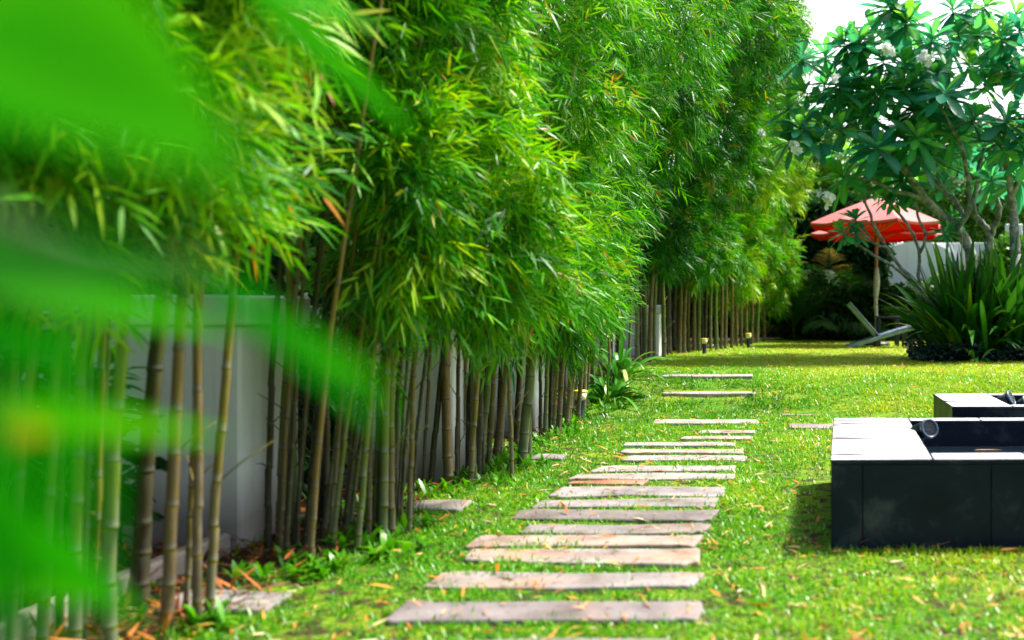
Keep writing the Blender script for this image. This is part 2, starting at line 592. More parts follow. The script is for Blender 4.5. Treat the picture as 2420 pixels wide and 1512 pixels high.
SG = 'stepping stones of the garden path'
SL = [
    (890, 1612, 1500, 1560, 0, 'dark stepping stone cut off by the bottom edge of the photo'),
    (935, 1652, 1411, 1464, 0, 'broad grey brown stepping stone, the nearest one seen whole on the path'),
    (1018, 1654, 1345, 1386, 0, 'long pinkish stepping stone, second whole one from the bottom of the photo'),
    (1100, 1648, 1291, 1326, 0, 'pale pink stepping stone level with the foot of the nearer black basin'),
    (1120, 1652, 1258, 1289, 0, 'stepping stone with orange left end just beyond the pale pink one'),
    (1236, 1674, 1232, 1258, 0, 'shorter grey stepping stone partly overgrown on its left side'),
    (1215, 1690, 1200, 1226, 0, 'dark brown stepping stone right before the weathered split one'),
    (1272, 1692, 1174, 1196, 0, 'weathered split stepping stone with a dark shadowed front edge'),
    (1308, 1710, 1145, 1170, 0, 'smooth pale stepping stone next to a short reddish broken piece'),
    (1342, 1522, 1132, 1143, 0, 'short reddish broken piece of stepping stone, half as long as the others'),
    (1346, 1735, 1114, 1131, 0, 'pale stepping stone just beyond the short reddish broken piece'),
    (1410, 1737, 1097, 1111, 0, 'narrow stepping stone level with the front rim of the nearer black basin'),
    (1472, 1757, 1073, 1086, 0, 'slim stepping stone level with the small dark slab by the bamboo'),
    (1466, 1758, 1058, 1068, 0, 'slim stepping stone just beyond the one level with the small slab'),
    (1475, 1736, 1043, 1052, 0, 'thin grey stepping stone with grass over its far edge'),
    (1610, 1775, 1029, 1036, 0, 'short stepping stone sunk in the grass, its left half overgrown'),
    (1650, 1784, 1014, 1022, 0, 'short sunken stepping stone just in front of the wide pale one'),
    (1544, 1792, 984, 999, 0, 'wide pale stepping stone below the grassy steps'),
    (1648, 1756, 966, 972, 0, 'small half buried stepping stone behind the wide pale one'),
    (1548, 1758, 955, 961, 0.02, 'thin stepping stone at the foot of the grassy bank'),
    (1568, 1786, 918, 929, 0.15, 'lower step stone set into the grassy bank'),
    (1568, 1777, 876, 888, 0.285, 'top step stone at the edge of the upper lawn'),
]
TINT = [(.7, .7, .75), (.78, .74, .77), (1.0, .97, .97), (1.2, 1.1, 1.05), (1.25, 1.02, .88), (.8, .78, .78), (.68, .64, .63), (1.0, .97, .97), (1.1, 1.08, 1.12), (1.3, .85, .65), (1.25, 1.2, 1.15)]
for i, (a, b, c, d, z, lab) in enumerate(SL):
    stone('stepping_stone', a, b, c, d, z, lab, SG, i + 1, 1.25 if i < 14 else 0.8, TINT[i] if i < len(TINT) else ((1.45, 1.4, 1.38) if i < 19 else (1.6, 1.5, 1.42)))
for i, (a, b, c, d, lab) in enumerate([
        (1842, 1936, 970, 980, 'small stepping stone of the side path, farthest left of its three'),
        (1862, 1985, 997, 1010, 'pale stepping stone touching the back corner of the nearer black basin'),
        (2028, 2135, 979, 988, 'stepping stone showing behind the nearer basin, beside the farther basin')]):
    stone('stepping_stone', a, b, c, d, 0, lab, 'stepping stones of the side path', 40 + i)
for i, (a, b, c, d, lab) in enumerate([
        (395, 668, 1386, 1442, 'pinkish flat slab between the nearest bamboo culms and the grey wall pillar'),
        (955, 1100, 1176, 1203, 'reddish brown slab in the gap between two bamboo clumps'),
        (1258, 1335, 1069, 1082, 'small dark slab in the grass right of the leaning bamboo culms')]):
    stone('edging_slab', a, b, c, d, 0, lab, 'slabs along the bamboo bed', 60 + i)

# ------------------------------------------------------------------ boundary wall behind the bamboo
wall = thing('garden_wall', (-2.9, 3, 0), 'white rendered garden wall with capped pillars behind the bamboo', 'wall')
mb = MB()
mb.box((-3.48, 11.0, 0.55), (0.16, 19.0, 1.1), bev=0.01)
mb.obj('wall_panel', M['white_wall'], wall)
for (yf, xr, dep) in ((2.2, -2.45, 0.55), (4.54, -2.45, 0.56), (6.23, -2.07, 0.5), (8.6, -2.10, 0.5), (11.3, -2.25, .5), (13.9, -2.35, .5), (16.9, -2.0, .5), (19.2, -2.3, .5)):
    mb = MB()
    x0 = -3.394
    mb.box(((x0 + xr) / 2, yf + dep / 2, 0.5), (xr - x0, dep, 1.04), bev=0.012)
    pl = mb.obj('pillar', M['white_wall'], wall)
    mb = MB()
    mb.box(((x0 + xr) / 2 + .02, yf + dep / 2, 1.095), (xr - x0 + .06, dep + .06, 0.14), bev=0.012)
    cp = link('cap', mb.mesh('cap', M['white_wall']), pl)
# kerb along the wall foot
mb = MB()
mb.bar((-2.52, 2.3, 0.03), (-2.50, 4.50, 0.03), 0.07, 0.12, bev=0.012)
k = mb.obj('kerb', M['concrete'])
tag(k, 'low weathered concrete kerb at the foot of the wall behind the nearest bamboo', 'kerb')

# ------------------------------------------------------------------ bamboo
PB = [(0.0, 0.10), (0.25, 1.0), (0.65, 0.70), (1.0, 0.03)]


def sprays(rng, P0, out, nl=7, L=(0.09, 0.16), W=0.15, tone0=0.45, tvar=0.2, hang=0.5):
    """fans of leaves: P0 spray roots, out their outward directions"""
    N = len(P0)
    d = nrm(out * 0.8 + rng.normal(0, 0.6, (N, 3)) + np.array([0, 0, -hang]))
    ref = nrm(rng.normal(0, 1, (N, 3)) * [1, 1, 0.6] + [0, 0, .8])
    s = nrm(np.cross(d, ref))
    st = np.clip(tone0 + rng.normal(0, tvar * 0.7, N), 0.02, 0.9)
    dead = rng.random(N) < 0.006
    B, A, Up, Ls, T = [], [], [], [], []
    for j in range(nl):
        sg = 1 if j % 2 else -1
        sp = rng.uniform(0.35, 0.95, (N, 1))
        if j == nl - 1: sp = sp * 0.1
        a = nrm(d + s * sg * sp + rng.normal(0, 0.2, (N, 3)) + [0, 0, -0.12])
        B.append(P0 + d * (0.030 * j + rng.uniform(-.01, .01, (N, 1))))
        A.append(a)
        Up.append(nrm(np.cross(s, d) + rng.normal(0, 0.35, (N, 3))))
        Ls.append(rng.uniform(L[0], L[1], N))
        tt = np.clip(st + rng.normal(0, tvar * 0.6, N), 0.0, 0.9)
        yl = rng.random(N)
        tt = np.where(yl < 0.004, 1.0, np.where(yl < 0.02, 0.93, tt))
        tt = np.where(dead, rng.uniform(.93, 1., N), tt)
        T.append(tt)
    B, A, Up, Ls, T = [np.concatenate(q) for q in (B, A, Up, Ls, T)]
    return leaf_arrays(B, A, Up, Ls, Ls * W, PB, droop=rng.uniform(0.0, 0.3, len(B))) + (T,)


def blob_points(rng, blob, n, bough=24):
    """spray roots clustered into boughs near the surface of an ellipsoid"""
    x, y, z, rx, ry, rz = blob
    nb = max(1, n // bough)
    d = nrm(rng.normal(0, 1, (nb * 3, 3)))
    keep = (d[:, 0] > -0.35) | (rng.random(len(d)) < 0.25)
    d = d[keep][:nb]
    rad = rng.uniform(0.4, 1.05, (len(d), 1)) ** 0.6
    c = np.array([x, y, z]) + d * rad * [rx, ry, rz]
    size = 0.10 * min(rx, ry, rz) + .025
    tb = rng.normal(0, 0.15, len(d))
    pts = np.repeat(c, bough, 0) + rng.normal(0, 1, (len(d) * bough, 3)) * [size, size, size * 1.3]
    out = np.repeat(d, bough, 0)
    return pts, out, np.repeat(tb, bough)


def foliage(rng, blobs, parent, L=(0.075, 0.14), W=0.125, tone0=0.45, nl=8, mat='bamboo_leaf', name='foliage', hang=0.32):
    Vs, Fs, Ts, off = [], [], [], 0
    for b in blobs:
        pts, out, tb = blob_points(rng, b[:6], int(b[6] * 1.15))
        V, Fc, k, T = sprays(rng, pts, out, nl, L, W, tone0, 0.2, hang)
        T = np.where(T < 0.905, np.clip(T + np.tile(tb, nl) + (b[7] if len(b) > 7 else 0), 0, .9), T)
        Vs.append(V); Fs.append(Fc + off); off += len(V)
        Ts.append(np.repeat(T, k))
    me = np_mesh(name, np.concatenate(Vs), np.concatenate(Fs), M[mat], np.concatenate(Ts))
    return link(name, me, parent)


def culm(base, r, h, lean, mat, parent, rng, bend=0.0, curve=0.0):
    """one jointed cane: lean = (dx,dy) per metre, curve = extra outward arching over the upper part"""
    mb = MB()
    z, pts, rad, tone = 0.0, [], [], []
    gap = rng.uniform(0.17, 0.26) * (0.8 + r * 8)
    ph1, ph2 = rng.uniform(0, 6.3, 2)
    nodes = [0.0]
    step = gap * 0.55
    while nodes[-1] < h:
        nodes.append(nodes[-1] + step * rng.uniform(.78, 1.22))
        step = min(step * 1.12, gap * 1.5)

    def at(z):
        s = z / h
        wx = 0.012 * math.sin(z * 2.1 + ph1) + curve * s ** 2.4
        wy = 0.012 * math.sin(z * 1.7 + ph2)
        return Vector((base[0] + lean[0] * z + wx, base[1] + lean[1] * z + wy, base[2] - 0.04 + z))

    for i, zn in enumerate(nodes[:-1]):
        rr = r * (1 - 0.8 * (zn / h) ** .95)
        kink = Vector((rng.normal(0, .0016), rng.normal(0, .0016), 0))
        nz = nodes[i + 1]
        hs = min(1.0, zn / 2.6)
        for (dz, k, t) in ((0.0, 1.0, 2.0), (0.005, 1.05, 2.0), (0.010, 1.0, -1.0), (0.018, 0.965, -1.0), (0.034, 0.96, hs), ((nz - zn) * .5, 0.95, hs), ((nz - zn) - 0.008, 0.98, hs)):
            if dz >= nz - zn: continue
            pts.append(at(zn + dz) + kink)
            rad.append(max(0.002, rr * k))
            tone.append(t)
    mb.tube(pts, rad, 10 if r > .012 else 7, 0, True, tone)
    for zn in nodes[2:-2]:
        if zn < .25 or rng.random() > .28: continue
        a_, p_ = rng.uniform(0, 6.28), at(zn)
        ln_ = rng.uniform(.06, .28)
        d_ = Vector((math.cos(a_) * .7, math.sin(a_) * .7, rng.uniform(.5, 1.0))).normalized()
        mb.tube([p_, p_ + d_ * ln_ * .5, p_ + d_ * ln_ + Vector((0, 0, -.02))], [.0035, .0028, .0015], 5, 0, True, .3)
    return mb.obj('culm', M[mat], parent)


CM = ['culm_green', 'culm_olive', 'culm_brown', 'culm_dark']


def bamboo(org, label, culms, blobs, seed, **kw):
    rng = np.random.default_rng(seed)
    t = thing('bamboo_clump', org, label, 'bamboo', 'bamboo clumps along the wall')
    for (b, r, h, lean, m, cv) in culms:
        culm(b, r, h, lean, CM[m], t, rng, 0, cv)
    foliage(rng, blobs, t, **kw)
    return t


def xr_at(y):
    return -2.07 if 5.8 < y < 9.4 else -2.45


def cl(lst, z=0.0, ws=1.0, h=(4.2, 5.5), lean=(0.05, 0.0), rng=None, n_back=0, cv=(0.3, 0.8), back=(.75, (-.1, .22))):
    """culms from (u, v of the foot, width in picture units, material, lean offset)"""
    res = []
    front = []
    for (u, v, w, m, ln) in lst:
        b = G(u, v, z)
        b.z = gz(b.x, b.y)
        r = ws * w / F * b.y / 2
        front.append(b)
        res.append((b, r, rng.uniform(*h), (lean[0] + ln, lean[1] + rng.normal(0, .015)), m, rng.uniform(*cv)))
    for i in range(n_back):
        b = front[rng.integers(len(front))].copy()
        b.x -= rng.uniform(0.05, back[0])
        b.y += rng.uniform(*back[1])
        if b.x < -3.2: b.x = -3.2 + rng.uniform(0, .3)
        if any(abs(b.y - q - .27) < .36 and b.x < xr + .06 for q, xr in ((2.2, -2.45), (4.54, -2.45), (6.23, -2.07), (8.6, -2.1))): b.x = xr_at(b.y) + rng.uniform(.05, .12)
        b.z = gz(b.x, b.y)
        res.append((b, rng.uniform(.011, .02), rng.uniform(*h), (lean[0] + rng.normal(0, .03), rng.normal(0, .03)), int(rng.choice([0, 2, 3, 3, 3])), rng.uniform(*cv)))
    return res


rg = np.random.default_rng(11)
A_c = cl([(40, 1570, 36, 0, 0), (98, 1545, 34, 0, .01), (165, 1535, 40, 0, -.005), (212, 1480, 26, 1, .01), (262, 1530, 44, 0, .02), (292, 1420, 22, 1, .10), (338, 1436, 52, 3, .02),
          (386, 1492, 40, 2, .02), (435, 1456, 20, 1, .02), (466, 1474, 30, 2, -.02), (506, 1458, 30, 1, .02), (310, 1400, 22, 2, .05), (20, 1480, 26, 0, .03), (135, 1450, 22, 3, 0), (240, 1440, 24, 3, 0)],
         rng=rg, n_back=18, ws=.76, lean=(0.02, 0))
bamboo((-2.3, 3.2, 0), 'nearest bamboo clump with thick green and brown culms, blurred, beside the pinkish slab', A_c,
       [(-2.10, 3.0, 1.70, .50, .5, .44, 800), (-2.25, 2.4, 2.05, .6, .6, .5, 380, -.4), (-1.92, 3.5, 2.65, .42, .45, .40, 550), (-2.1, 2.8, 2.75, .7, .8, .5, 800), (-1.80, 2.9, 2.15, .32, .4, .38, 380)], 21, tone0=.66)  # second blob's lowered tone paints deep shade into its leaves
B_c = cl([(664, 1330, 18, 3, .03), (686, 1300, 16, 3, .05), (704, 1312, 14, 3, .04), (738, 1346, 22, 2, .03), (722, 1300, 20, 3, .06), (768, 1290, 17, 1, .04), (790, 1302, 18, 0, .05), (814, 1282, 18, 3, .05), (842, 1302, 22, 0, .02),
          (866, 1272, 20, 1, .0), (886, 1268, 20, 3, .02), (904, 1282, 30, 0, -.01), (929, 1276, 22, 1, -.03), (960, 1256, 18, 1, .0), (940, 1235, 12, 0, .01), (975, 1240, 14, 3, .02), (830, 1260, 16, 0, .05), (756, 1275, 16, 0, .07)],
         rng=rg, n_back=24, ws=.74, h=(4, 5), back=(.45, (.12, .6)), lean=(0.035, 0))
bamboo((-2.0, 4.7, 0), 'bamboo clump with tall bare leaning culms beyond the grey pillar, before the reddish brown slab', B_c,
       [(-1.74, 5.1, 1.70, .48, .5, .60, 1000), (-1.73, 4.6, 1.66, .20, .25, .46, 420, .05), (-1.80, 4.7, 2.5, .22, .3, .4, 300), (-1.88, 5.2, 2.6, .5, .75, .55, 950), (-1.72, 5.0, 3.2, .5, .6, .5, 500), (-1.58, 5.4, 1.3, .4, .4, .3, 420), (-1.93, 4.8, .84, .10, .12, .13, 30)], 22, tone0=.6)
C_c = cl([(1004, 1150, 9, 1, 0), (1034, 1136, 16, 3, -.02), (1054, 1152, 24, 2, -.02), (1084, 1122, 16, 2, .02), (1112, 1142, 15, 1, .05), (1100, 1120, 16, 3, .04), (1132, 1112, 16, 0, .04), (1148, 1102, 14, 1, .05), (1166, 1096, 18, 2, .06),
          (1186, 1082, 14, 0, .0), (1206, 1132, 11, 1, -.06), (1226, 1102, 25, 0, .07), (1250, 1086, 17, 0, .0), (1176, 1070, 16, 3, .03), (1214, 1066, 16, 3, .05), (1126, 1090, 16, 3, .03), (1070, 1105, 12, 3, .02)],
         rng=rg, n_back=20, lean=(0.02, 0))
bamboo((-1.95, 6.8, 0), 'bamboo clump with one thick yellow green leaning culm beside the small dark slab', C_c,
       [(-1.72, 7.0, 1.62, .55, .6, .66, 1000), (-1.72, 6.9, 2.6, .6, .55, .65, 900), (-1.75, 7.0, 3.5, .7, .6, .6, 700), (-1.6, 7.2, 1.25, .34, .4, .3, 340)], 23, tone0=.54, L=(.07, .125))
D_c = cl([(1276, 1032, 9, 3, .0), (1292, 1036, 12, 0, -.01), (1318, 1030, 14, 2, .05), (1305, 1020, 9, 1, .06), (1334, 1012, 12, 1, .06), (1346, 1000, 10, 1, .07), (1362, 998, 12, 2, .04), (1376, 982, 14, 0, .0), (1386, 975, 10, 2, .01),
          (1402, 968, 12, 0, -.02), (1326, 1000, 12, 3, .02), (1352, 985, 12, 3, .03), (1300, 1000, 14, 3, .0), (1392, 955, 10, 3, 0), (1420, 950, 10, 3, .0), (1440, 940, 9, 0, .0)],
         rng=rg, n_back=16, lean=(0.02, 0))
bamboo((-1.95, 9.6, 0), 'bamboo clump with thin leaning culms around the black bollard light', D_c,
       [(-1.95, 9.1, 1.55, .55, .7, .70, 950), (-1.72, 9.1, 2.6, .66, .7, .72, 950), (-1.35, 9.5, 3.9, .85, .8, .75, 900), (-1.85, 8.3, 3.6, .7, .7, .7, 500), (-1.98, 9.2, 1.05, .38, .5, .36, 380)], 24, tone0=.46, L=(.07, .125))


def far_culms(n, x, y, dx, dy, rng, r=(.014, .026)):
    o = []
    for i in range(n):
        bx, by = x + rng.uniform(-dx, dx), y + rng.uniform(-dy, dy)
        o.append((Vector((bx, by, gz(bx, by))), rng.uniform(*r), rng.uniform(5.2, 7), (rng.normal(.01, .02), rng.normal(0, .015)), int(rng.choice([0, 1, 2, 3, 3])), rng.uniform(.2, .6)))
    return o


E0 = far_culms(10, -2.15, 12.3, .3, .6, rg)
bamboo((-2.1, 12.2, .3), 'dark shaded bamboo clump behind the arching lily leaves', E0,
       [(-2.1, 12.2, 2.6, .5, .9, .8, 700), (-1.6, 12.2, 3.9, .85, 1, .9, 900), (-1.3, 12.4, 5.0, .9, 1, .7, 600)], 25, L=(.11, .18), tone0=.33)
E1 = cl([(1503, 862, 13, 0, 0), (1522, 850, 14, 0, -.0), (1536, 856, 12, 2, .01), (1546, 852, 9, 0, .01), (1568, 846, 12, 0, -.03), (1512, 845, 10, 3, 0), (1556, 838, 8, 3, .0)], z=TOPZ, h=(5.2, 7), rng=rg, n_back=2, lean=(0.0, 0))
bamboo((-1.95, 15.4, .3), 'bamboo clump with bluish grey culms standing against the bright white pillar beyond the lily', E1,
       [(-1.85, 15.3, 2.45, .7, 1, .72, 800), (-1.55, 15.1, 3.9, .9, 1.1, 1, 1000), (-1.0, 15.2, 5.6, 1.05, 1.2, 1.1, 1250)], 26, L=(.12, .19), tone0=.26)
E2 = cl([(1580, 838, 12, 3, 0), (1594, 834, 12, 3, 0), (1606, 836, 10, 2, 0), (1617, 834, 10, 1, .01), (1628, 832, 9, 2, -.03), (1640, 832, 10, 2, .01), (1652, 830, 10, 0, 0), (1600, 828, 12, 3, 0), (1624, 826, 10, 3, 0)], z=TOPZ, h=(5.5, 7.5), rng=rg, n_back=8, lean=(0, 0))
bamboo((-1.75, 18.2, .3), 'tall bamboo clump with dark close set culms left of the second small bollard', E2,
       [(-1.6, 18.5, 2.5, .75, 1.2, .85, 800), (-1.25, 18.5, 4.4, 1, 1.2, 1.2, 1200), (-.72, 18.5, 6.4, 1.1, 1.3, 1.2, 1350)], 27, L=(.13, .2), tone0=.42)
E3 = cl([(1666, 829, 9, 3, 0), (1680, 830, 8, 0, .0), (1693, 829, 9, 0, -.01), (1704, 826, 8, 2, .0), (1714, 824, 8, 1, 0), (1727, 823, 8, 2, .01), (1740, 820, 8, 1, 0), (1690, 822, 8, 3, 0), (1715, 818, 8, 3, 0)], z=TOPZ, h=(6, 8), rng=rg, n_back=6, lean=(0, 0))
bamboo((-1.1, 21.3, .3), 'bright green bamboo clump with spaced pale culms at the far end of the upper lawn', E3,
       [(-1.05, 21.2, 2.4, .8, 1.2, 1.1, 900), (-.7, 21.2, 4.4, .95, 1.2, 1.2, 1200), (-.35, 21.2, 6.7, 1.05, 1.3, 1.2, 1150)], 28, L=(.13, .2), tone0=.6)
E4 = cl([(1752, 819, 8, 2, 0), (1764, 817, 8, 1, 0), (1776, 814, 8, 2, 0), (1790, 811, 8, 0, 0), (1804, 808, 8, 1, 0)], z=TOPZ, h=(6, 8), rng=rg, n_back=5, lean=(0, 0))
bamboo((-.5, 24.6, .3), 'farthest bamboo clump, yellow green, leafy nearly to the ground beside the dark shrubs', E4,
       [(-.45, 24.4, 2.3, .75, 1.2, 1.35, 1000), (-.25, 24.6, 4.3, 1.0, 1.3, 1.2, 1000), (.0, 25.6, 5.8, 1.1, 1.4, 1.2, 800)], 29, L=(.14, .21), tone0=.66)


# ------------------------------------------------------------------ lily with arching leaves beside the bank
ROW6 = [(0, .45), (.2, .8), (.45, 1.0), (.7, .85), (.88, .5), (1.0, .03)]


def rosette_plant(name, org, label, cat, n, L, W, elev, droop, mat, seed, spread=0.12, group=None, tone=(.2, .75), az=None, lump=0.0):
    rng = np.random.default_rng(seed)
    t = thing(name, org, label, cat, group)
    a = rng.uniform(0, 2 * math.pi, n) if az is None else rng.normal(az[0], az[1], n)
    el = np.radians(rng.uniform(*elev, n))
    ax = np.stack([np.cos(a) * np.cos(el), np.sin(a) * np.cos(el), np.sin(el)], 1)
    b = np.array(org)[None] + np.stack([np.cos(a), np.sin(a), 0 * a], 1) * rng.uniform(0, spread, (n, 1)) + [0, 0, -.03]
    if lump:
        b[:, :2] += rng.uniform(-lump, lump, (n, 2))
    Ls = rng.uniform(*L, n)
    Ws = rng.uniform(*W, n)
    dr = rng.uniform(*droop, n) * np.cos(el * .8)
    prof = [(0, .5), (.15, .75), (.3, .95), (.45, 1.0), (.6, .95), (.75, .78), (.88, .45), (1.0, .03)]
    V, Fc, k = leaf_arrays(b, ax, np.tile([0, 0, 1.0], (n, 1)) + rng.normal(0, .25, (n, 3)), Ls, Ws, prof, 0.35, True, dr * 1.6)
    tn = np.clip(rng.uniform(*tone, n) + (rng.random(n) < .07) * .35, 0, 1)
    me = np_mesh('leaves', V, Fc, M[mat], ribs(tn, k, .14), smooth=True)
    link('leaves', me, t)
    return t


rosette_plant('spider_lily', (-1.86, 10.9, gz(-1.86, 10.9)), 'spider lily with long arching strap leaves beside the grassy bank', 'lily',
              50, (.55, 1.05), (.04, .062), (12, 75), (.45, .95), 'lily_leaf', 31, .08, tone=(.05, .7), az=None)
rosette_plant('spider_lily', (-1.92, 12.0, gz(-1.92, 12.0)), 'taller spider lily close behind, its leaves crossing the bluish bamboo culms', 'lily',
              34, (.8, 1.25), (.05, .07), (30, 75), (.4, .8), 'lily_leaf', 33, .08, tone=(.15, .7))

# ------------------------------------------------------------------ bollard lights
def lathe(mb, c, prof, seg=24, mat=0, axis=None):
    """prof: (radius, height) pairs turned about axis through c"""
    ax = Vector(axis).normalized() if axis is not None else Vector((0, 0, 1))
    rot = Vector((0, 0, 1)).rotation_difference(ax).to_matrix()
    vs, fs = [], []
    for (r, h) in prof:
        for j in range(seg):
            a = 2 * math.pi * j / seg
            vs.append(Vector(c) + rot @ Vector((r * math.cos(a), r * math.sin(a), h)))
    for i in range(len(prof) - 1):
        for j in range(seg):
            j2 = (j + 1) % seg
            fs.append((i * seg + j, i * seg + j2, (i + 1) * seg + j2, (i + 1) * seg + j))
    fs.append(tuple(reversed(range(seg))))
    fs.append(tuple(range((len(prof) - 1) * seg, len(prof) * seg)))
    mb.add(vs, fs, mat, True)


def bollard(p, h, rad, label):
    t = thing('bollard_light', p, label, 'garden light', 'low bollard lights along the bamboo')
    p = Vector(p)
    mb = MB(); lathe(mb, p, [(rad * .62, -.05), (rad * .62, h * .1), (rad * .55, h * .12), (rad * .60, h * .62), (rad * .66, h * .66)], 20); mb.obj('post', M['lamp_body'], t)
    mb = MB(); lathe(mb, p, [(rad * .66, h * .662), (rad * .8, h * .70), (rad * .98, h * .92)], 24); mb.obj('diffuser', M['cap_cream'], t)
    mb = MB(); lathe(mb, p, [(rad * 1.02, h * .922), (rad * 1.06, h * .95), (rad * .98, h * .985), (rad * .5, h)], 24); mb.obj('cap', M['cap_yellow'], t)


b = G(1371, 990, 0); bollard((b.x, b.y, gz(b.x, b.y)), .30, .068, 'near black bollard light with a yellow cap, among the thin leaning bamboo culms')
b = G(1664, 834, TOPZ); bollard((b.x + .02, b.y - .3, gz(b.x, b.y)), .27, .06, 'second bollard light, small with a pale cap, half hidden by far bamboo culms')
b = G(1768, 822, TOPZ); bollard((b.x, b.y, gz(b.x, b.y)), .30, .065, 'farthest bollard light with an orange yellow cap near the end of the bamboo row')

# ------------------------------------------------------------------ black tiled basins
KEEP = []


def basin(name, cor, ztop, z0, cuts, label, seams, water_z):
    FL, FR, BR, BL = [Vector((*c, 0)) for c in cor]
    s1, s2, t1, t2 = cuts

    def pt(s, t, z):
        p = FL * (1 - s) * (1 - t) + FR * s * (1 - t) + BR * s * t + BL * (1 - s) * t
        return Vector((p.x, p.y, z))

    def pris(mb, s0, s_1, t0, t_1, za, zb, bev=0.0):
        q = [pt(s0, t0, 0), pt(s_1, t0, 0), pt(s_1, t_1, 0), pt(s0, t_1, 0)]
        cen = sum(q, Vector()) / 4
        def ringz(z, ins):
            r = []
            for p in q:
                d = cen - p
                r.append(Vector((p.x + math.copysign(ins, d.x), p.y + math.copysign(ins, d.y), z)))
            return r
        rings = [ringz(za, 0), ringz(zb - bev, 0), ringz(zb, bev)] if bev else [ringz(za, 0), ringz(zb, 0)]
        vs = [p for r in rings for p in r]
        fs = [(3, 2, 1, 0)]
        for i in range(len(rings) - 1):
            for j in range(4):
                fs.append((i * 4 + j, i * 4 + (j + 1) % 4, i * 4 + 4 + (j + 1) % 4, i * 4 + 4 + j))
        n = (len(rings) - 1) * 4
        fs.append((n, n + 1, n + 2, n + 3))
        mb.add(vs, fs[:1] + fs[-1:], 0, False)
        mb.f += [tuple(i_ + len(mb.v) - len(vs) for i_ in f) for f in fs[1:-1]]
        mb.m += [1 if bev else 0] * (len(fs) - 2); mb.sm += [False] * (len(fs) - 2)

    t = thing(name, pt(.5, .5, z0), label, 'basin')
    zc = ztop - 0.022
    g = 0.0016
    W_ = (FR - FL).length
    Dp = (BL - FL).length
    mb = MB(); pris(mb, .004, .996, .006, t1, z0 - .1, zc - .001); mb.obj('front_wall', M['grout'], t)
    mb = MB(); pris(mb, .004, s1, t1, t2, z0 - .1, zc - .001); mb.obj('side_wall', M['tile'], t)
    mb = MB(); pris(mb, s2, .996, t1, t2, z0 - .1, zc - .001); mb.obj('side_wall', M['tile'], t)
    mb = MB(); pris(mb, .004, .996, t2, .994, z0 - .1, zc - .001); mb.obj('back_wall', M['tile'], t)
    # facing tiles of the front and of the left side
    for a, b_ in zip(seams[:-1], seams[1:]):
        mb = MB(); pris(mb, a + g, b_ - g, 0, .0058, z0 - .1, zc - .004); mb.obj('facing_tile', M['tile'], t)
    for k in range(3):
        mb = MB(); pris(mb, 0, .0038, .008 + k / 3 * .985 + g, .008 + (k + 1) / 3 * .985 - g, z0 - .1, zc - .004); mb.obj('facing_tile', M['tile'], t)
    # rim slabs: glare painted on their tops, sides left dark
    nL = 4
    for k in range(nL):
        mb = MB(); pris(mb, -.001, s1 - g, k / nL + g * .6, (k + 1) / nL - g * .6, zc, ztop, .004); mb.obj('rim_slab', [M['tile_painted_glare'], M['tile']], t)
    nF = 3
    for k in range(nF):
        a, b_ = s1 + (1 - s1) * k / nF, s1 + (1 - s1) * (k + 1) / nF
        mb = MB(); pris(mb, a + g * .6, b_ - g * .6, -.002, t1 - g, zc, ztop, .004); mb.obj('rim_slab', [M['tile_painted_glare'], M['tile']], t)
        mb = MB(); pris(mb, a + g * .6, b_ - g * .6, t2 + g, 1.002, zc, ztop, .004); mb.obj('rim_slab', [M['tile_painted_glare'], M['tile']], t)
    mb = MB(); pris(mb, s2 + g, 1.001, t1 + g, t2 - g, zc, ztop, .004); mb.obj('rim_slab', [M['tile_painted_glare'], M['tile']], t)
    mb = MB(); pris(mb, s1 + .002, s2 - .002, t1 + .002, t2 - .002, z0 - .05, water_z); mb.obj('water', M['water'], t)
    KEEP.append((min(FL.x, BL.x), max(FR.x, BR.x), min(FL.y, FR.y), max(BL.y, BR.y)))
    return t, pt


b1, pt1 = basin('black_basin', [(.246, 4.56), (2.05, 4.625), (2.16, 6.33), (.358, 6.29)], .41, 0, (.262, .9, .108, .915),
                'nearer black tiled basin with a wet rim, its gleam painted white, standing on the lawn', [0, .081, .41, .74, 1.0], .255)
b2, pt2 = basin('black_basin', [(1.165, 6.62), (2.9, 6.66), (2.95, 7.66), (1.195, 7.62)], .452, 0, (.235, .9, .12, .87),
                'farther black tiled basin partly hidden behind the nearer one', [0, .33, .66, 1.0], .30)


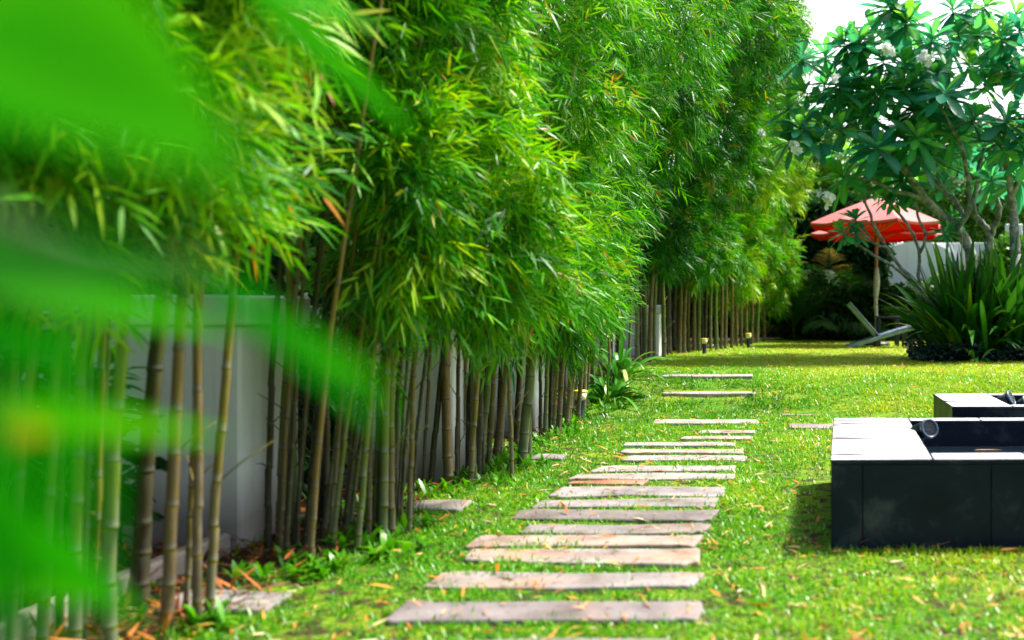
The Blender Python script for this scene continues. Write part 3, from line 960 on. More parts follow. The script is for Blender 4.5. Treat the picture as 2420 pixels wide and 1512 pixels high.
def spot(c, axis, r, ln, label, back):
    t = thing('spotlight', c, label, 'spotlight', 'spotlights inside the black basins')
    ax = Vector(axis).normalized(); c = Vector(c)
    mb = MB(); lathe(mb, c, [(r * .45, -ln), (r * .78, -ln * .92), (r * .84, -ln * .5), (r * .86, -.012)], 24, 0, ax); mb.obj('housing', M['lamp_body'], t)
    # ring
    rot = Vector((0, 0, 1)).rotation_difference(ax).to_matrix()
    mb = MB()
    vs, fs = [], []
    seg = 28
    prof = [(r * .80, -.012), (r * 1.0, -.012), (r * 1.02, -.004), (r * .98, .006), (r * .80, .006)]
    for (rr, h) in prof:
        for j in range(seg):
            a = 2 * math.pi * j / seg
            vs.append(c + rot @ Vector((rr * math.cos(a), rr * math.sin(a), h)))
    for i in range(5):
        for j in range(seg):
            fs.append((i * seg + j, i * seg + (j + 1) % seg, ((i + 1) % 5) * seg + (j + 1) % seg, ((i + 1) % 5) * seg + j))
    mb.add(vs, fs, 0, True)
    ring = mb.obj('bezel_ring', M['lamp_ring'], t)
    mb = MB(); lathe(mb, c, [(r * .79, -.010), (r * .79, -.006)], 24, 0, ax); mb.obj('lens', M['lamp_glass'], t)
    mb = MB()
    ex = rot @ Vector((1, 0, 0)); ey = rot @ Vector((0, 1, 0))
    # horizontal bars across the lens
    hor = (Vector((0, 0, 1)).cross(ax)).normalized(); ver = ax.cross(hor)
    for k in range(-3, 4):
        y = k * r * .215
        hw = math.sqrt(max(0, (r * .80) ** 2 - y * y))
        mb.bar(c + ver * y - hor * hw, c + ver * y + hor * hw, .007, r * .10, bev=0, up=ver)
    mb.obj('louvre', M['lamp_body'], t)
    mb = MB()
    mb.tube([c - ax * ln * .5 - Vector((0, 0, r * .7)), c - ax * ln * .6 - Vector((0, 0, r * 1.6)), Vector(back)], .009, 8)
    mb.obj('bracket', M['lamp_body'], t)


c1 = P(2196, 1012, 5.62)
spot(c1, (.42, -.80, .28), .057, .15, 'louvred spotlight inside the nearer basin at its back left corner', (c1.x - .11, c1.y + .05, .28))
c2 = P(2389, 941, 7.2)
spot(c2, (.8, -.4, .45), .062, .14, 'spotlight leaning out at the inner corner of the farther basin', (c2.x - .06, c2.y + .08, .33))
c3 = P(2428, 950, 7.25)
spot(c3, (.6, -.6, .5), .055, .12, 'spotlight in the farther basin cut by the right edge of the photo', (c3.x, c3.y + .1, .33))

# ------------------------------------------------------------------ frangipani trees
PL = [(0, .16), (.2, .42), (.45, .8), (.68, 1.0), (.86, .82), (.96, .42), (1.0, .05)]


def rosettes(rng, tips, dirs, scale, nleaf=(18, 25)):
    B, A, U, Ls, T = [], [], [], [], []
    for p, d, s in zip(tips, dirs, scale):
        d = Vector(d).normalized()
        n = int(rng.integers(*nleaf))
        ref = Vector((0, 1, 0)) if abs(d.y) < .8 else Vector((1, 0, 0))
        e1 = d.cross(ref).normalized(); e2 = d.cross(e1)
        tb = rng.normal(0, .14)
        for k in range(n):
            f = k / n
            az = k * 2.4 + rng.uniform(-.25, .25)
            el = math.radians(-38 + 108 * f ** 1.15 + rng.uniform(-8, 8))     # old leaves hang, young ones stand
            a = (e1 * math.cos(az) + e2 * math.sin(az)) * math.cos(el) + d * math.sin(el)
            B.append(Vector(p) - d * .09 * (1 - f)); A.append(a); U.append(d + a * .01)
            Ls.append(s * rng.uniform(.8, 1.1) * (1 - .35 * max(0, f - .6) / .4))
            T.append(min(1, max(0, .38 + tb + .42 * max(0, f - .55) / .45 + rng.normal(0, .10) + (.3 if rng.random() < .03 else 0))))
    B, A, U = [np.array([list(q) for q in x]) for x in (B, A, U)]
    Ls = np.array(Ls); T = np.array(T)
    V, Fc, k = leaf_arrays(B, A, U, Ls, Ls * rng.uniform(.30, .38, len(Ls)), PL, .2, True, rng.uniform(.02, .22, len(Ls)))
    return np_mesh('crown', V, Fc, M['plumeria_leaf'], ribs(T, k, .22), smooth=True)


def flowers(rng, c, rad, n, parent):
    B, A, U, T = [], [], [], []
    for i in range(n):
        o = Vector(c) + Vector(rng.normal(0, rad * .36, 3))
        d = Vector((rng.normal(0, .7), -1 + rng.normal(0, .5), rng.normal(.2, .6))).normalized()
        e1 = d.cross(Vector((0, 0, 1))).normalized(); e2 = d.cross(e1)
        a0 = rng.uniform(0, 6)
        for k in range(5):
            az = a0 + k * 2 * math.pi / 5
            B.append(o); A.append((e1 * math.cos(az) + e2 * math.sin(az)) * .92 + d * .4); U.append(d)
    B, A, U = [np.array([list(q) for q in x]) for x in (B, A, U)]
    n5 = len(B)
    V, Fc, k = leaf_arrays(B, A, U, np.full(n5, .062), np.full(n5, .046), [(0, .25), (.3, .8), (.65, 1), (.9, .7), (1, .15)], .2, True, 0.05)
    T = np.tile([0, 0, 0, .4, .4, .4, .9, .9, .9, 1, 1, 1, 1, 1, 1], n5)
    me = np_mesh('flower_cluster', V, Fc, M['petal'], T, smooth=True)
    link('flower_cluster', me, parent)


def frangipani(org, label, limbs, tips, fl, seed, r0=.1, leaf=.50, extra=None, trunk_pts=None):
    """limbs: lists of (u,v,Y,radius); every tip grows from the nearest limb node"""
    rng = np.random.default_rng(seed)
    t = thing('frangipani_tree', org, label, 'tree', 'frangipani trees')
    mb = MB()
    mb.tube(trunk_pts[0], trunk_pts[1], 12)
    nodes = []
    for lb in limbs:
        pts = [P(u, v, y) for (u, v, y, r) in lb]
        rr = [q[3] for q in lb]
        # smooth the limb
        fine, fr = [], []
        for i in range(len(pts) - 1):
            p0, p1, p2, p3 = pts[max(i - 1, 0)], pts[i], pts[i + 1], pts[min(i + 2, len(pts) - 1)]
            for k in range(5):
                s = k / 5
                q = 0.5 * ((2 * p1) + (p2 - p0) * s + (2 * p0 - 5 * p1 + 4 * p2 - p3) * s * s + (3 * p1 - p0 - 3 * p2 + p3) * s ** 3)
                fine.append(q + Vector(rng.normal(0, .006, 3))); fr.append((rr[i] * (1 - s) + rr[i + 1] * s) * rng.uniform(.94, 1.06))
        fine.append(pts[-1]); fr.append(rr[-1])
        mb.tube(fine, fr, 9)
        for q, r_ in zip(fine, fr): nodes.append((q, r_))
    dirs = []
    root = Vector(org) + Vector((0, 0, 1.0))
    order = sorted(range(len(tips)), key=lambda i: (Vector(tips[i]) - root).length)
    dirs = [None] * len(tips)
    for i in order:
        tp = Vector(tips[i])
        best = None
        for (q, r_) in nodes:
            dd = (tp - q).length
            if dd < .22: dd += .6
            if q.z > tp.z + .1: dd += 1.2
            dd += .25 * (q - root).length * .3
            if best is None or dd < best[0]: best = (dd, q, r_)
        _, q, r_ = best
        dv = tp - q
        r1 = min(r_ * .7, .026)
        up = Vector((0, 0, .18 * dv.length))
        pts = [q, q + dv * .3 - up * .35 + Vector(rng.normal(0, .02, 3)), q + dv * .65 - up * .3 + Vector(rng.normal(0, .02, 3)), tp - Vector((0, 0, .03))]
        if dv.length > .02:
            mb.tube(pts, [r1, r1 * .85, r1 * .75, .014], 7)
        nodes.append((pts[1], r1 * .85)); nodes.append((pts[2], r1 * .75))
        d = dv.normalized() * .55 + Vector((0, -.12, .75))
        dirs[i] = d.normalized()
    mb.obj('trunk', M['bark'], t)
    sc_ = rng.uniform(leaf * .85, leaf * 1.12, len(tips))
    me = rosettes(rng, tips, dirs, sc_)
    link('crown', me, t)
    for (u, v, y, rad, n) in fl:
        flowers(rng, P(u, v, y), rad, n, t)
    return t


rf = np.random.default_rng(5)
tips = [P(u, v, y) for (u, v, y) in [
    (1893, 135, 15.6), (2028, 105, 15.8), (1890, 297, 15.2), (1984, 300, 15.4), (2073, 345, 15.3), (1983, 196, 15.7), (2078, 206, 15.6), (2233, 215, 15.2), (2203, 88, 15.5), (2363, 85, 15.6),
    (2378, 282, 15.4), (2143, 48, 16), (2113, 8, 16.2), (2168, 322, 15.5), (2303, 278, 16), (2250, 20, 16), (2330, 10, 16), (2416, 170, 15.8), (2140, 150, 16.2), (2290, 150, 16.2), (2180, 255, 16.4),
    (2330, 200, 16.6), (2045, 270, 16.3), (2120, 290, 16.5), (2250, 310, 16.6), (2400, 30, 16.8), (2030, 190, 16.8), (1940, 240, 16.6), (1990, 415, 15.8), (2130, 420, 16.5), (2060, 60, 17), (1950, 130, 17), (1862, 250, 15.4), (1900, 215, 15.6), (1930, 330, 15.3), (1950, 290, 15.8), (1868, 330, 15.6)]]
for i in range(30):
    a = rf.uniform(0, 2 * math.pi); q = math.sqrt(rf.random())
    tips.append(P(2210 + 270 * q * math.cos(a), 175 + 190 * q * math.sin(a), rf.uniform(15.8, 18.2)))
for i in range(26):
    tips.append(P(rf.uniform(1990, 2440), rf.uniform(90, 330), rf.uniform(15.6, 17.6)))
for i in range(11):
    tips.append(P(rf.uniform(2000, 2440), rf.uniform(340, 420), rf.uniform(17.2, 18.6)))
limbsA = [
    [(2300, 640, 17, .105), (2286, 580, 17, .095), (2250, 530, 16.8, .085), (2219, 505, 16.7, .078), (2184, 468, 16.5, .072), (2152, 423, 16.3, .062), (2126, 388, 16, .05), (2088, 356, 15.8, .036)],
    [(2262, 540, 16.8, .05), (2288, 500, 16.6, .046), (2289, 440, 16.5, .042), (2284, 403, 16.4, .038), (2270, 345, 16.2, .034), (2246, 298, 16, .028)],
    [(2281, 520, 16.7, .04), (2258, 478, 16.8, .045), (2231, 450, 16.9, .04), (2196, 409, 16.8, .036), (2166, 374, 16.7, .03)],
    [(2330, 640, 17.2, .07), (2338, 558, 17.2, .062), (2312, 520, 17.2, .056), (2299, 490, 17.2, .05), (2309, 438, 17.3, .046), (2314, 388, 17.3, .04), (2330, 330, 17.2, .032)],
    [(2340, 560, 17.2, .05), (2362, 500, 17.0, .045), (2352, 450, 17, .04), (2366, 395, 16.9, .034)],
    [(2184, 468, 16.5, .045), (2120, 452, 16.3, .034), (2060, 428, 16.1, .026), (2010, 418, 15.9, .02)],
]
ob = P(2305, 845, 17.0)
org1 = (ob.x, 17.0, gz(ob.x, 17.0))
frangipani(org1, 'large frangipani tree with grey limbs and white flowers rising behind the strap leaved plants', limbsA, tips,
           [(2098, 120, 15.2, .12, 14), (2185, 138, 15.2, .13, 24), (1970, 187, 15.2, .06, 5), (1803, 317, 15.0, .07, 4), (1878, 348, 15.0, .12, 12), (1955, 467, 15.2, .12, 18), (1925, 375, 16, .1, 8)], 41,
           trunk_pts=([Vector(org1) - Vector((0, 0, .15)), Vector(org1) + Vector((.0, 0, .7)), P(2300, 640, 17)], [.16, .125, .105]))
ob = P(2400, 845, 15.9)
org2 = (ob.x, 15.9, gz(ob.x, 15.9))
frangipani(org2, 'second frangipani tree with an upright trunk at the right edge of the photo',
           [[(2399, 600, 15.9, .085), (2396, 540, 15.9, .08), (2394, 500, 15.9, .066), (2388, 447, 15.8, .06), (2382, 403, 15.8, .05), (2377, 360, 15.7, .04)],
            [(2390, 460, 15.8, .05), (2406, 430, 15.8, .045), (2417, 385, 15.8, .04), (2425, 330, 15.7, .03)]],
           [P(2377, 340, 15.6), P(2425, 300, 15.6), P(2450, 250, 15.5), P(2350, 330, 15.9), P(2440, 360, 15.4), P(2470, 300, 15.8), P(2410, 420, 16.4), P(2340, 420, 16.6)], [], 42,
           trunk_pts=([Vector(org2) - Vector((0, 0, .15)), Vector(org2) + Vector((0, 0, .6)), P(2399, 600, 15.9)], [.12, .10, .085]))
ob = P(2175, 825, 16.6)
org3 = (ob.x, 16.6, gz(ob.x, 16.6))
b3 = Vector(org3)
frangipani(org3, 'slender young frangipani with thin bare stems leaning in front of the red parasol',
           [[(2172, 690, 16.6, .04), (2158, 665, 16.5, .034), (2113, 612, 16.4, .03), (2078, 558, 16.3, .027), (2056, 510, 16.2, .024), (2038, 450, 16.2, .02)],
            [(2158, 670, 16.5, .028), (2118, 635, 16.2, .026), (2060, 600, 16, .023), (2020, 572, 15.9, .02), (1990, 548, 15.8, .016)],
            [(2174, 690, 16.6, .036), (2170, 640, 16.6, .03), (2172, 600, 16.7, .028), (2150, 540, 16.7, .026), (2118, 500, 16.7, .024), (2090, 470, 16.6, .02)],
            [(2172, 600, 16.7, .028), (2186, 560, 16.7, .026), (2168, 510, 16.8, .024), (2160, 460, 16.8, .02)],
            [(2096, 585, 16.3, .02), (2060, 572, 16.2, .018), (2022, 535, 16.1, .016)]],
           [P(1990, 545, 15.8), P(2020, 515, 16.1), P(2022, 545, 15.9), P(2038, 440, 16.2), P(2090, 462, 16.6), P(2160, 450, 16.8), P(2120, 470, 16.7), P(2240, 545, 16.7), P(2250, 510, 16.9), P(2060, 405, 16.4), P(2230, 430, 17.5)], [], 43, leaf=.30,
           trunk_pts=([b3 - Vector((0, 0, .1)), b3 + Vector((0, 0, .4)), P(2172, 690, 16.6)], [.055, .048, .04]))

# ------------------------------------------------------------------ strap leaved plants and low ground cover
for i, (x, y, n, lab) in enumerate([
        (2.92, 15.75, 58, 'dark strap leaved plant at the left end of the bed, leaning over the lawn'),
        (3.2, 15.7, 85, 'tall dark strap leaved plant in the middle of the bed, yellow leaf hanging in front'),
        (3.85, 15.75, 80, 'dark strap leaved plant of the bed cut by the right edge of the photo')]):
    rosette_plant('strap_leaf_plant', (x, y, gz(x, y) + .05), lab, 'plant', int(n * 2.4), (1.3, 2.35), (.085, .13), (42 if i else 50, 88), (.12, .5), 'strap_leaf', 50 + i, .22, 'strap leaved plants of the bed', (.2, .85), lump=.2)
rosette_plant('strap_leaf_plant', (3.0, 15.0, gz(3.0, 15.0) + .02), 'small pale green strap leaved plant arching over the lawn beside the lounger', 'plant', 17, (.4, .75), (.05, .07), (25, 75), (.5, 1.0), 'lily_leaf', 57, .1, 'strap leaved plants of the bed', (.3, .85))
rc = np.random.default_rng(60)
n = 5200
bx = rc.uniform(2.05, 5.6, n); by = rc.uniform(15.0, 15.75, n) + .25 * np.maximum(0, 2.6 - bx)
hh = rc.random(n) ** .6 * (.22 + .10 * np.sin(bx * 5) * np.sin(by * 7 + bx)) * np.minimum(1, (by - 14.9) / .25)
B = np.stack([bx, by, np.array([gz(a, b) for a, b in zip(bx, by)]) + hh], 1)
A = nrm(rc.normal(0, 1, (n, 3)) * [1, 1, .4] + [0, -.3, .1]); Ls = rc.uniform(.05, .10, n)
V, Fc, k = leaf_arrays(B, A, np.tile([0, -.4, 1.], (n, 1)) + rc.normal(0, .4, (n, 3)), Ls, Ls * .7, [(0, .2), (.35, 1), (.7, .8), (1, .05)], .2, False, .2)
gc = link('ground_cover', np_mesh('ground_cover', V, Fc, M['cover_leaf'], np.repeat(rc.random(n), k)))
tag(gc, 'low dark leafy ground cover edging the planting bed', 'ground cover', kind='stuff')

# ------------------------------------------------------------------ parasols
def parasol(x, y, zg, ze, za, rad, rot, label, sleeve):
    t = thing('parasol', (x, y, zg), label, 'parasol', 'red parasols at the end of the lawn')
    n = 8
    c = Vector((x, y, 0))
    mb = MB()
    S, Q = 9, 6
    vs, fs, ts = [], [], []
    for i in range(S + 1):
        f = i / S
        for j in range(n * Q):
            a = rot + 2 * math.pi * j / (n * Q)
            k = (j % Q) / Q
            ang = math.pi / n
            flat = math.cos(ang) / math.cos((k - .5) * 2 * ang)      # straight hems between ribs
            rr = rad * f * flat * (1 - .02 * f * math.sin(math.pi * k))
            z = za + (ze - za) * (f ** 1.12) - .05 * f * f * math.sin(math.pi * k)
            vs.append(c + Vector((rr * math.cos(a), rr * math.sin(a), z)))
            ts.append(1.)
    m = n * Q
    for i in range(S):
        for j in range(m):
            fs.append((i * m + j, i * m + (j + 1) % m, (i + 1) * m + (j + 1) % m, (i + 1) * m + j))
    # valance
    base = len(vs)
    for j in range(m):
        p = vs[S * m + j]
        vs.append(p + Vector((0, 0, -.07))); ts.append(.0)
    for j in range(m):
        fs.append((S * m + j, S * m + (j + 1) % m, base + (j + 1) % m, base + j))
    mb.add(vs, fs, 0, False, ts)
    mb.obj('canopy', M['red_cloth'], t)
    lin = MB()
    lin.add([p + (c + Vector((0, 0, p.z)) - p) * .012 + Vector((0, 0, -.012)) for p in vs], fs, 0, False, 0.0)
    lin.obj('lining', M['red_lining'], t)
    mb = MB(); lathe(mb, c + Vector((0, 0, za - .02)), [(.05, 0), (.06, .04), (.02, .12), (.035, .17), (.01, .2)], 14); mb.obj('finial', M['wood'], t)
    hub = c + Vector((0, 0, ze - .18))
    for j in range(n):
        a = rot + 2 * math.pi * j / n
        e = c + Vector((rad * .98 * math.cos(a), rad * .98 * math.sin(a), ze - .025))
        mb = MB(); mb.bar(c + Vector((.03 * math.cos(a), .03 * math.sin(a), za - .05)), e, .022, .03); 
        mid = c + Vector((rad * .5 * math.cos(a), rad * .5 * math.sin(a), za - .07 + (ze - za) * .5))
        rb = mb.obj('rib', M['wood'], t)
        mb = MB(); mb.bar(hub + Vector((.05 * math.cos(a), .05 * math.sin(a), 0)), mid, .018, .022)
        link('strut', mb.mesh('strut', M['wood']), rb)
    mb = MB(); lathe(mb, hub, [(.05, -.08), (.065, -.06), (.065, .06), (.05, .08)], 14); mb.obj('hub', M['wood'], t)
    mb = MB(); mb.tube([(x, y, zg), (x, y, (zg + za) / 2), (x, y, za - .05)], .034, 12); mb.obj('pole', M['wood'], t)
    mb = MB(); lathe(mb, (x, y, zg), [(.30, 0), (.30, .05), (.26, .08), (.06, .09), (.05, .25)], 20); mb.obj('base', M['dark_wood'], t)
    if sleeve:
        pts, rr = [], []
        rng = np.random.default_rng(3)
        for k in range(18):
            f = k / 17
            pts.append(Vector((x + .012 * math.sin(f * 9), y - .01, zg + .1 + f * 1.62)))
            rr.append((.040 + .028 * math.exp(-((f - .78) / .16) ** 2) + rng.uniform(-.004, .006)))
        mb = MB(); mb.tube(pts, rr, 12); mb.obj('wrapped_sleeve', M['sleeve'], t)
    return t


px = (2070 - U0) / F * 22
parasol(px, 22, gz(px, 22), P(0, 529, 22).z, P(0, 466, 22).z, 1.50, .20, 'nearer red parasol on a wooden pole wrapped in grey cloth, beside the lounger', True)
px = (2071 - U0) / F * 25.2
parasol(px, 25.2, gz(px, 25), P(0, 552, 25.2).z, P(0, 505, 25.2).z, 1.68, .05, 'second red parasol, lower and farther, showing under the nearer one', False)

# ------------------------------------------------------------------ lounger and side table
ly = 20.5
lo = G(2052, 822, TOPZ)
lz = gz(1.8, ly)
t = thing('garden_lounger', (1.95, ly, lz), 'blue grey slatted garden lounger with a raised back beside the parasol pole', 'lounger')


def LP(u, v, dy=0.0):
    p = P(u, v, ly); p.y += dy
    return p


hw = .30
for s in (-1, 1):
    mb = MB(); mb.bar(Vector((1.42, ly + s * hw, lz + .02)), Vector((2.75, ly + s * hw, lz + .42)), .04, .075, bev=.008); mb.obj('side_rail', M['lounger'], t)
    mb = MB(); mb.bar(Vector((2.62, ly + s * (hw - .045), lz)), Vector((2.62, ly + s * (hw - .045), lz + .38)), .045, .05, bev=.006, up=(1, 0, 0)); mb.obj('leg', M['dark_wood'], t)
    mb = MB(); mb.bar(Vector((2.03, ly + s * (hw - .045), lz)), Vector((2.03, ly + s * (hw - .045), lz + .30)), .045, .06, bev=.006, up=(1, 0, 0)); mb.obj('leg', M['dark_wood'], t)
    mb = MB(); mb.bar(Vector((2.06, ly + s * (hw - .09), lz + .21)), Vector((1.46, ly + s * (hw - .09), lz + .90)), .035, .06, bev=.006); mb.obj('back_rail', M['lounger'], t)
mb = MB()
for k in range(7):
    f = (k + .5) / 7
    p = Vector((2.06, ly, lz + .225)).lerp(Vector((1.46, ly, lz + .915)), f) + Vector((.028, 0, .026))
    d = Vector((-.60, 0, .69)).normalized()
    mb.box(p, (.125, hw * 2 - .06, .018), Matrix((d, Vector((0, 1, 0)), d.cross(Vector((0, 1, 0))))).transposed(), 0, .004)
mb.obj('backrest', M['lounger'], t)
mb = MB()
for k in range(7):
    f = (k + .5) / 7
    p = Vector((2.10, ly, lz + .27)).lerp(Vector((2.74, ly, lz + .465)), f)
    d = Vector((.64, 0, .195)).normalized()
    mb.box(p, (.085, hw * 2 + .05, .018), Matrix((d, Vector((0, 1, 0)), d.cross(Vector((0, 1, 0))))).transposed(), 0, .004)
mb.obj('seat', M['lounger'], t)
t = thing('side_table', (2.36, 21.3, gz(2.36, 21.3)), 'small dark square side table standing behind the lounger seat', 'table')
zt = gz(2.36, 21.3)
mb = MB(); mb.box((2.36, 21.3, zt + .62), (.5, .5, .04), bev=.006); mb.obj('tabletop', M['dark_wood'], t)
for sx in (-1, 1):
    for sy in (-1, 1):
        mb = MB(); mb.box((2.36 + sx * .2, 21.3 + sy * .2, zt + .299), (.055, .055, .60), bev=.004); mb.obj('leg', M['dark_wood'], t)
mb = MB(); mb.box((2.36, 21.3, zt + .25), (.34, .34, .025), bev=.003); mb.obj('shelf', M['dark_wood'], t)

# ------------------------------------------------------------------ background planting
def bush(name, org, label, cat, blobs, mat, L, Wr, seed, tone=.4, group=None, stems=5, h=None):
    rng = np.random.default_rng(seed)
    t = thing(name, org, label, cat, group)
    mb = MB()
    for k in range(stems):
        b_ = blobs[k % len(blobs)]
        p = Vector(org) + Vector((rng.normal(0, .08), rng.normal(0, .08), -.05))
        e = Vector((b_[0] + rng.normal(0, b_[3] * .4), b_[1] + rng.normal(0, b_[4] * .3), b_[2] + b_[5] * .3))
        mid = p.lerp(e, .5) + Vector((rng.normal(0, .08), rng.normal(0, .08), .1))
        r = .02 + .012 * (e - p).length
        mb.tube([p, mid, e], [r, r * .7, r * .3], 7)
    mb.obj('trunk' if 'tree' in name else 'stem', M['twig'], t)
    Vs, Fs, Ts, off = [], [], [], 0
    for b_ in blobs:
        nb = int(b_[6])
        d = nrm(rng.normal(0, 1, (nb, 3)))
        rad = rng.uniform(.35, 1, (nb, 1)) ** .5
        c = np.array(b_[:3]) + d * rad * np.array(b_[3:6])
        kk = 10
        sz = .16 * min(b_[3:6])
        pts = np.repeat(c, kk, 0) + rng.normal(0, sz, (nb * kk, 3))
        out = np.repeat(d, kk, 0)
        A_ = nrm(out + rng.normal(0, .7, pts.shape) + [0, 0, -.15])
        Ls_ = rng.uniform(*L, len(pts))
        V, Fc, k = leaf_arrays(pts, A_, rng.normal(0, 1, pts.shape) + [0, 0, 1.2], Ls_, Ls_ * Wr, [(0, .2), (.35, 1), (.7, .8), (1, .05)], .2, False, .25)
        tn = np.clip(tone + np.repeat(rng.normal(0, .12, nb), kk) + rng.normal(0, .14, len(pts)), 0, 1)
        Vs.append(V); Fs.append(Fc + off); off += len(V); Ts.append(np.repeat(tn, k))
    link('crown' if 'tree' in name else 'foliage', np_mesh('foliage', np.concatenate(Vs), np.concatenate(Fs), M[mat], np.concatenate(Ts)), t)
    return t


def palm(org, label, n, L, seed, tone, dead=0, elev=(25, 85), lean=None):
    """areca like palm: arching fronds, each with two rows of leaflets"""
    rng = np.random.default_rng(seed)
    t = thing('areca_palm', org, label, 'palm', 'palms behind the parasols')
    B, A, U, Ls, T = [], [], [], [], []
    mb = MB()
    for i in range(n):
        az = rng.uniform(0, 6.283)
        el = math.radians(rng.uniform(*elev))
        ln = rng.uniform(*L)
        d = Vector((math.cos(az) * math.cos(el), math.sin(az) * math.cos(el), math.sin(el)))
        p = Vector(org) + Vector((rng.normal(0, .12), rng.normal(0, .12), -.05))
        pts = []
        sag = rng.uniform(.35, .7) * math.cos(el) + .12
        for k in range(13):
            f = k / 12
            pts.append(p + d * ln * f - Vector((0, 0, sag * ln * f * f)))
        mb.tube(pts, [.014 * (1 - .8 * k / 12) for k in range(13)], 5)
        side = d.cross(Vector((0, 0, 1))).normalized()
        isd = i < dead
        for k in range(34):
            f = .22 + .78 * k / 33
            x = f * 12; i0 = min(11, int(x))
            q = pts[i0].lerp(pts[i0 + 1], x - i0)
            tg = (pts[i0 + 1] - pts[i0]).normalized()
            for s in (-1, 1):
                a = tg * .75 + side * s * .8 + Vector((0, 0, -.15 + rng.normal(0, .1)))
                B.append(q); A.append(a); U.append(side.cross(tg) * -1 + side * s * .4)
                Ls.append(ln * .26 * math.sin(math.pi * (.12 + .83 * (k / 33))) * rng.uniform(.85, 1.1) + .04)
                T.append(.97 if isd else min(.9, max(0, tone + rng.normal(0, .16))))
    mb.obj('stem', M['green_twig'], t)
    B, A, U = [np.array([list(q) for q in x]) for x in (B, A, U)]
    Ls = np.array(Ls)
    V, Fc, k = leaf_arrays(B, A, U, Ls, np.full(len(Ls), .030), PB, .2, False, .35)
    link('fronds', np_mesh('fronds', V, Fc, M['palm_leaf'], np.repeat(np.array(T), k)), t)


Z = TOPZ
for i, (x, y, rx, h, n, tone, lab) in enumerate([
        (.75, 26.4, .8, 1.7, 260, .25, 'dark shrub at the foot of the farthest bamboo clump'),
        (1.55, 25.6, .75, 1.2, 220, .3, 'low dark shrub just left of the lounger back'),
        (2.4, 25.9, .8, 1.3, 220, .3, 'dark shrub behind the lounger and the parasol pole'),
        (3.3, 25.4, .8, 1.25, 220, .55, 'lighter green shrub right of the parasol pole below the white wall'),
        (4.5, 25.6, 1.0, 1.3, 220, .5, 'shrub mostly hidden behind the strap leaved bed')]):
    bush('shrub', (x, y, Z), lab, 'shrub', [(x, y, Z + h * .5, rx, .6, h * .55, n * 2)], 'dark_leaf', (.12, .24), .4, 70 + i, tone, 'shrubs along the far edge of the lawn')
palm((.95, 25.4, Z), 'palm with one dead tan frond, between the bamboo and the parasol pole', 16, (1.6, 2.6), 81, .35, 2)
palm((1.95, 26.2, Z), 'dark palm rising right behind the lounger back', 15, (1.8, 2.9), 82, .3, 0, (35, 85))
palm((2.85, 25.2, Z), 'lighter feathery palm in front of the white arched wall, right of the pole', 14, (1.1, 1.9), 83, .75, 0, (20, 80))
palm((1.5, 28.0, Z), 'tall palm against the wall, its fronds under the parasol edge', 14, (2.2, 3.4), 84, .35, 1, (45, 88))
# heliconia with hanging red flowers
t = thing('heliconia', (.42, 25.2, Z), 'heliconia with a hanging chain of orange red flowers beside the bamboo', 'plant')
mb = MB(); hp = P(1872, 575, 25.0)
mb.tube([Vector((.42, 25.2, Z)), Vector((.40, 25.15, 1.8)), Vector((.39, 25.05, hp.z + .25)), hp + Vector((0, 0, .15)), hp + Vector((0, 0, -.1))], [.03, .024, .016, .012, .008], 7)
mb.obj('stem', M['green_twig'], t)
rh = np.random.default_rng(9)
nb = 44
zz = np.linspace(0, -.95, nb)
B = np.array([[hp.x + .02 * math.sin(k), hp.y, hp.z + z] for k, z in enumerate(zz)])
sg = np.where(np.arange(nb) % 2 == 0, 1, -1)
A = np.stack([sg * .9, rh.normal(-.3, .4, nb), np.full(nb, -.5)], 1)
V, Fc, k = leaf_arrays(B, A, np.tile([0, -1., .4], (nb, 1)), np.full(nb, .16), np.full(nb, .07), [(0, .5), (.4, 1), (1, .05)], .3)
link('flower', np_mesh('flower', V, Fc, M['red_flower'], np.repeat(rh.random(nb), k)), t)
n = 9
az = rh.uniform(0, 6.28, n); el = np.radians(rh.uniform(45, 80, n))
A = np.stack([np.cos(az) * np.cos(el), np.sin(az) * np.cos(el), np.sin(el)], 1)
V, Fc, k = leaf_arrays(np.tile([.42, 25.2, Z + .3], (n, 1)), A, np.tile([0, -.3, 1.], (n, 1)), rh.uniform(1.2, 1.9, n), np.full(n, .26), [(0, .1), (.3, .3), (.45, .9), (.7, 1), (.9, .5), (1, .05)], .2, True, .3)
link('leaves', np_mesh('leaves', V, Fc, M['dark_leaf'], np.repeat(rh.uniform(.3, .8, n), k)), t)

# white wall with an arched panel
t = thing('arched_wall', (6, 30, Z), 'tall white garden wall with an arched panel behind the frangipani', 'wall')
mb = MB(); mb.box((8.6, 30.1, 1.55), (12.0, .2, 3.1), bev=.01); mb.obj('wall_panel', M['white_wall'], t)
mb = MB()
ac = (2168 - U0) / F * 29.8
out = []
for k in range(25):
    a = math.pi * k / 24
    out.append((ac - 1.15 * math.cos(a), 2.35 + .78 * math.sin(a)))
out = [(ac - 1.15, 0)] + out + [(ac + 1.15, 0)]
nn = len(out)
vs = [Vector((x, 29.78, z)) for x, z in out] + [Vector((x, 29.995, z)) for x, z in out]
mb.add(vs, [tuple(range(nn)), tuple(reversed(range(nn, 2 * nn)))] + [(i, (i + 1) % nn, nn + (i + 1) % nn, nn + i) for i in range(nn)], 0, False)
mb.obj('arched_panel', M['white_wall'], t)
mb = MB(); mb.box((ac + 2.9, 29.9, 1.9), (.5, .16, 3.5), bev=.02); mb.obj('pier', M['white_wall'], t)
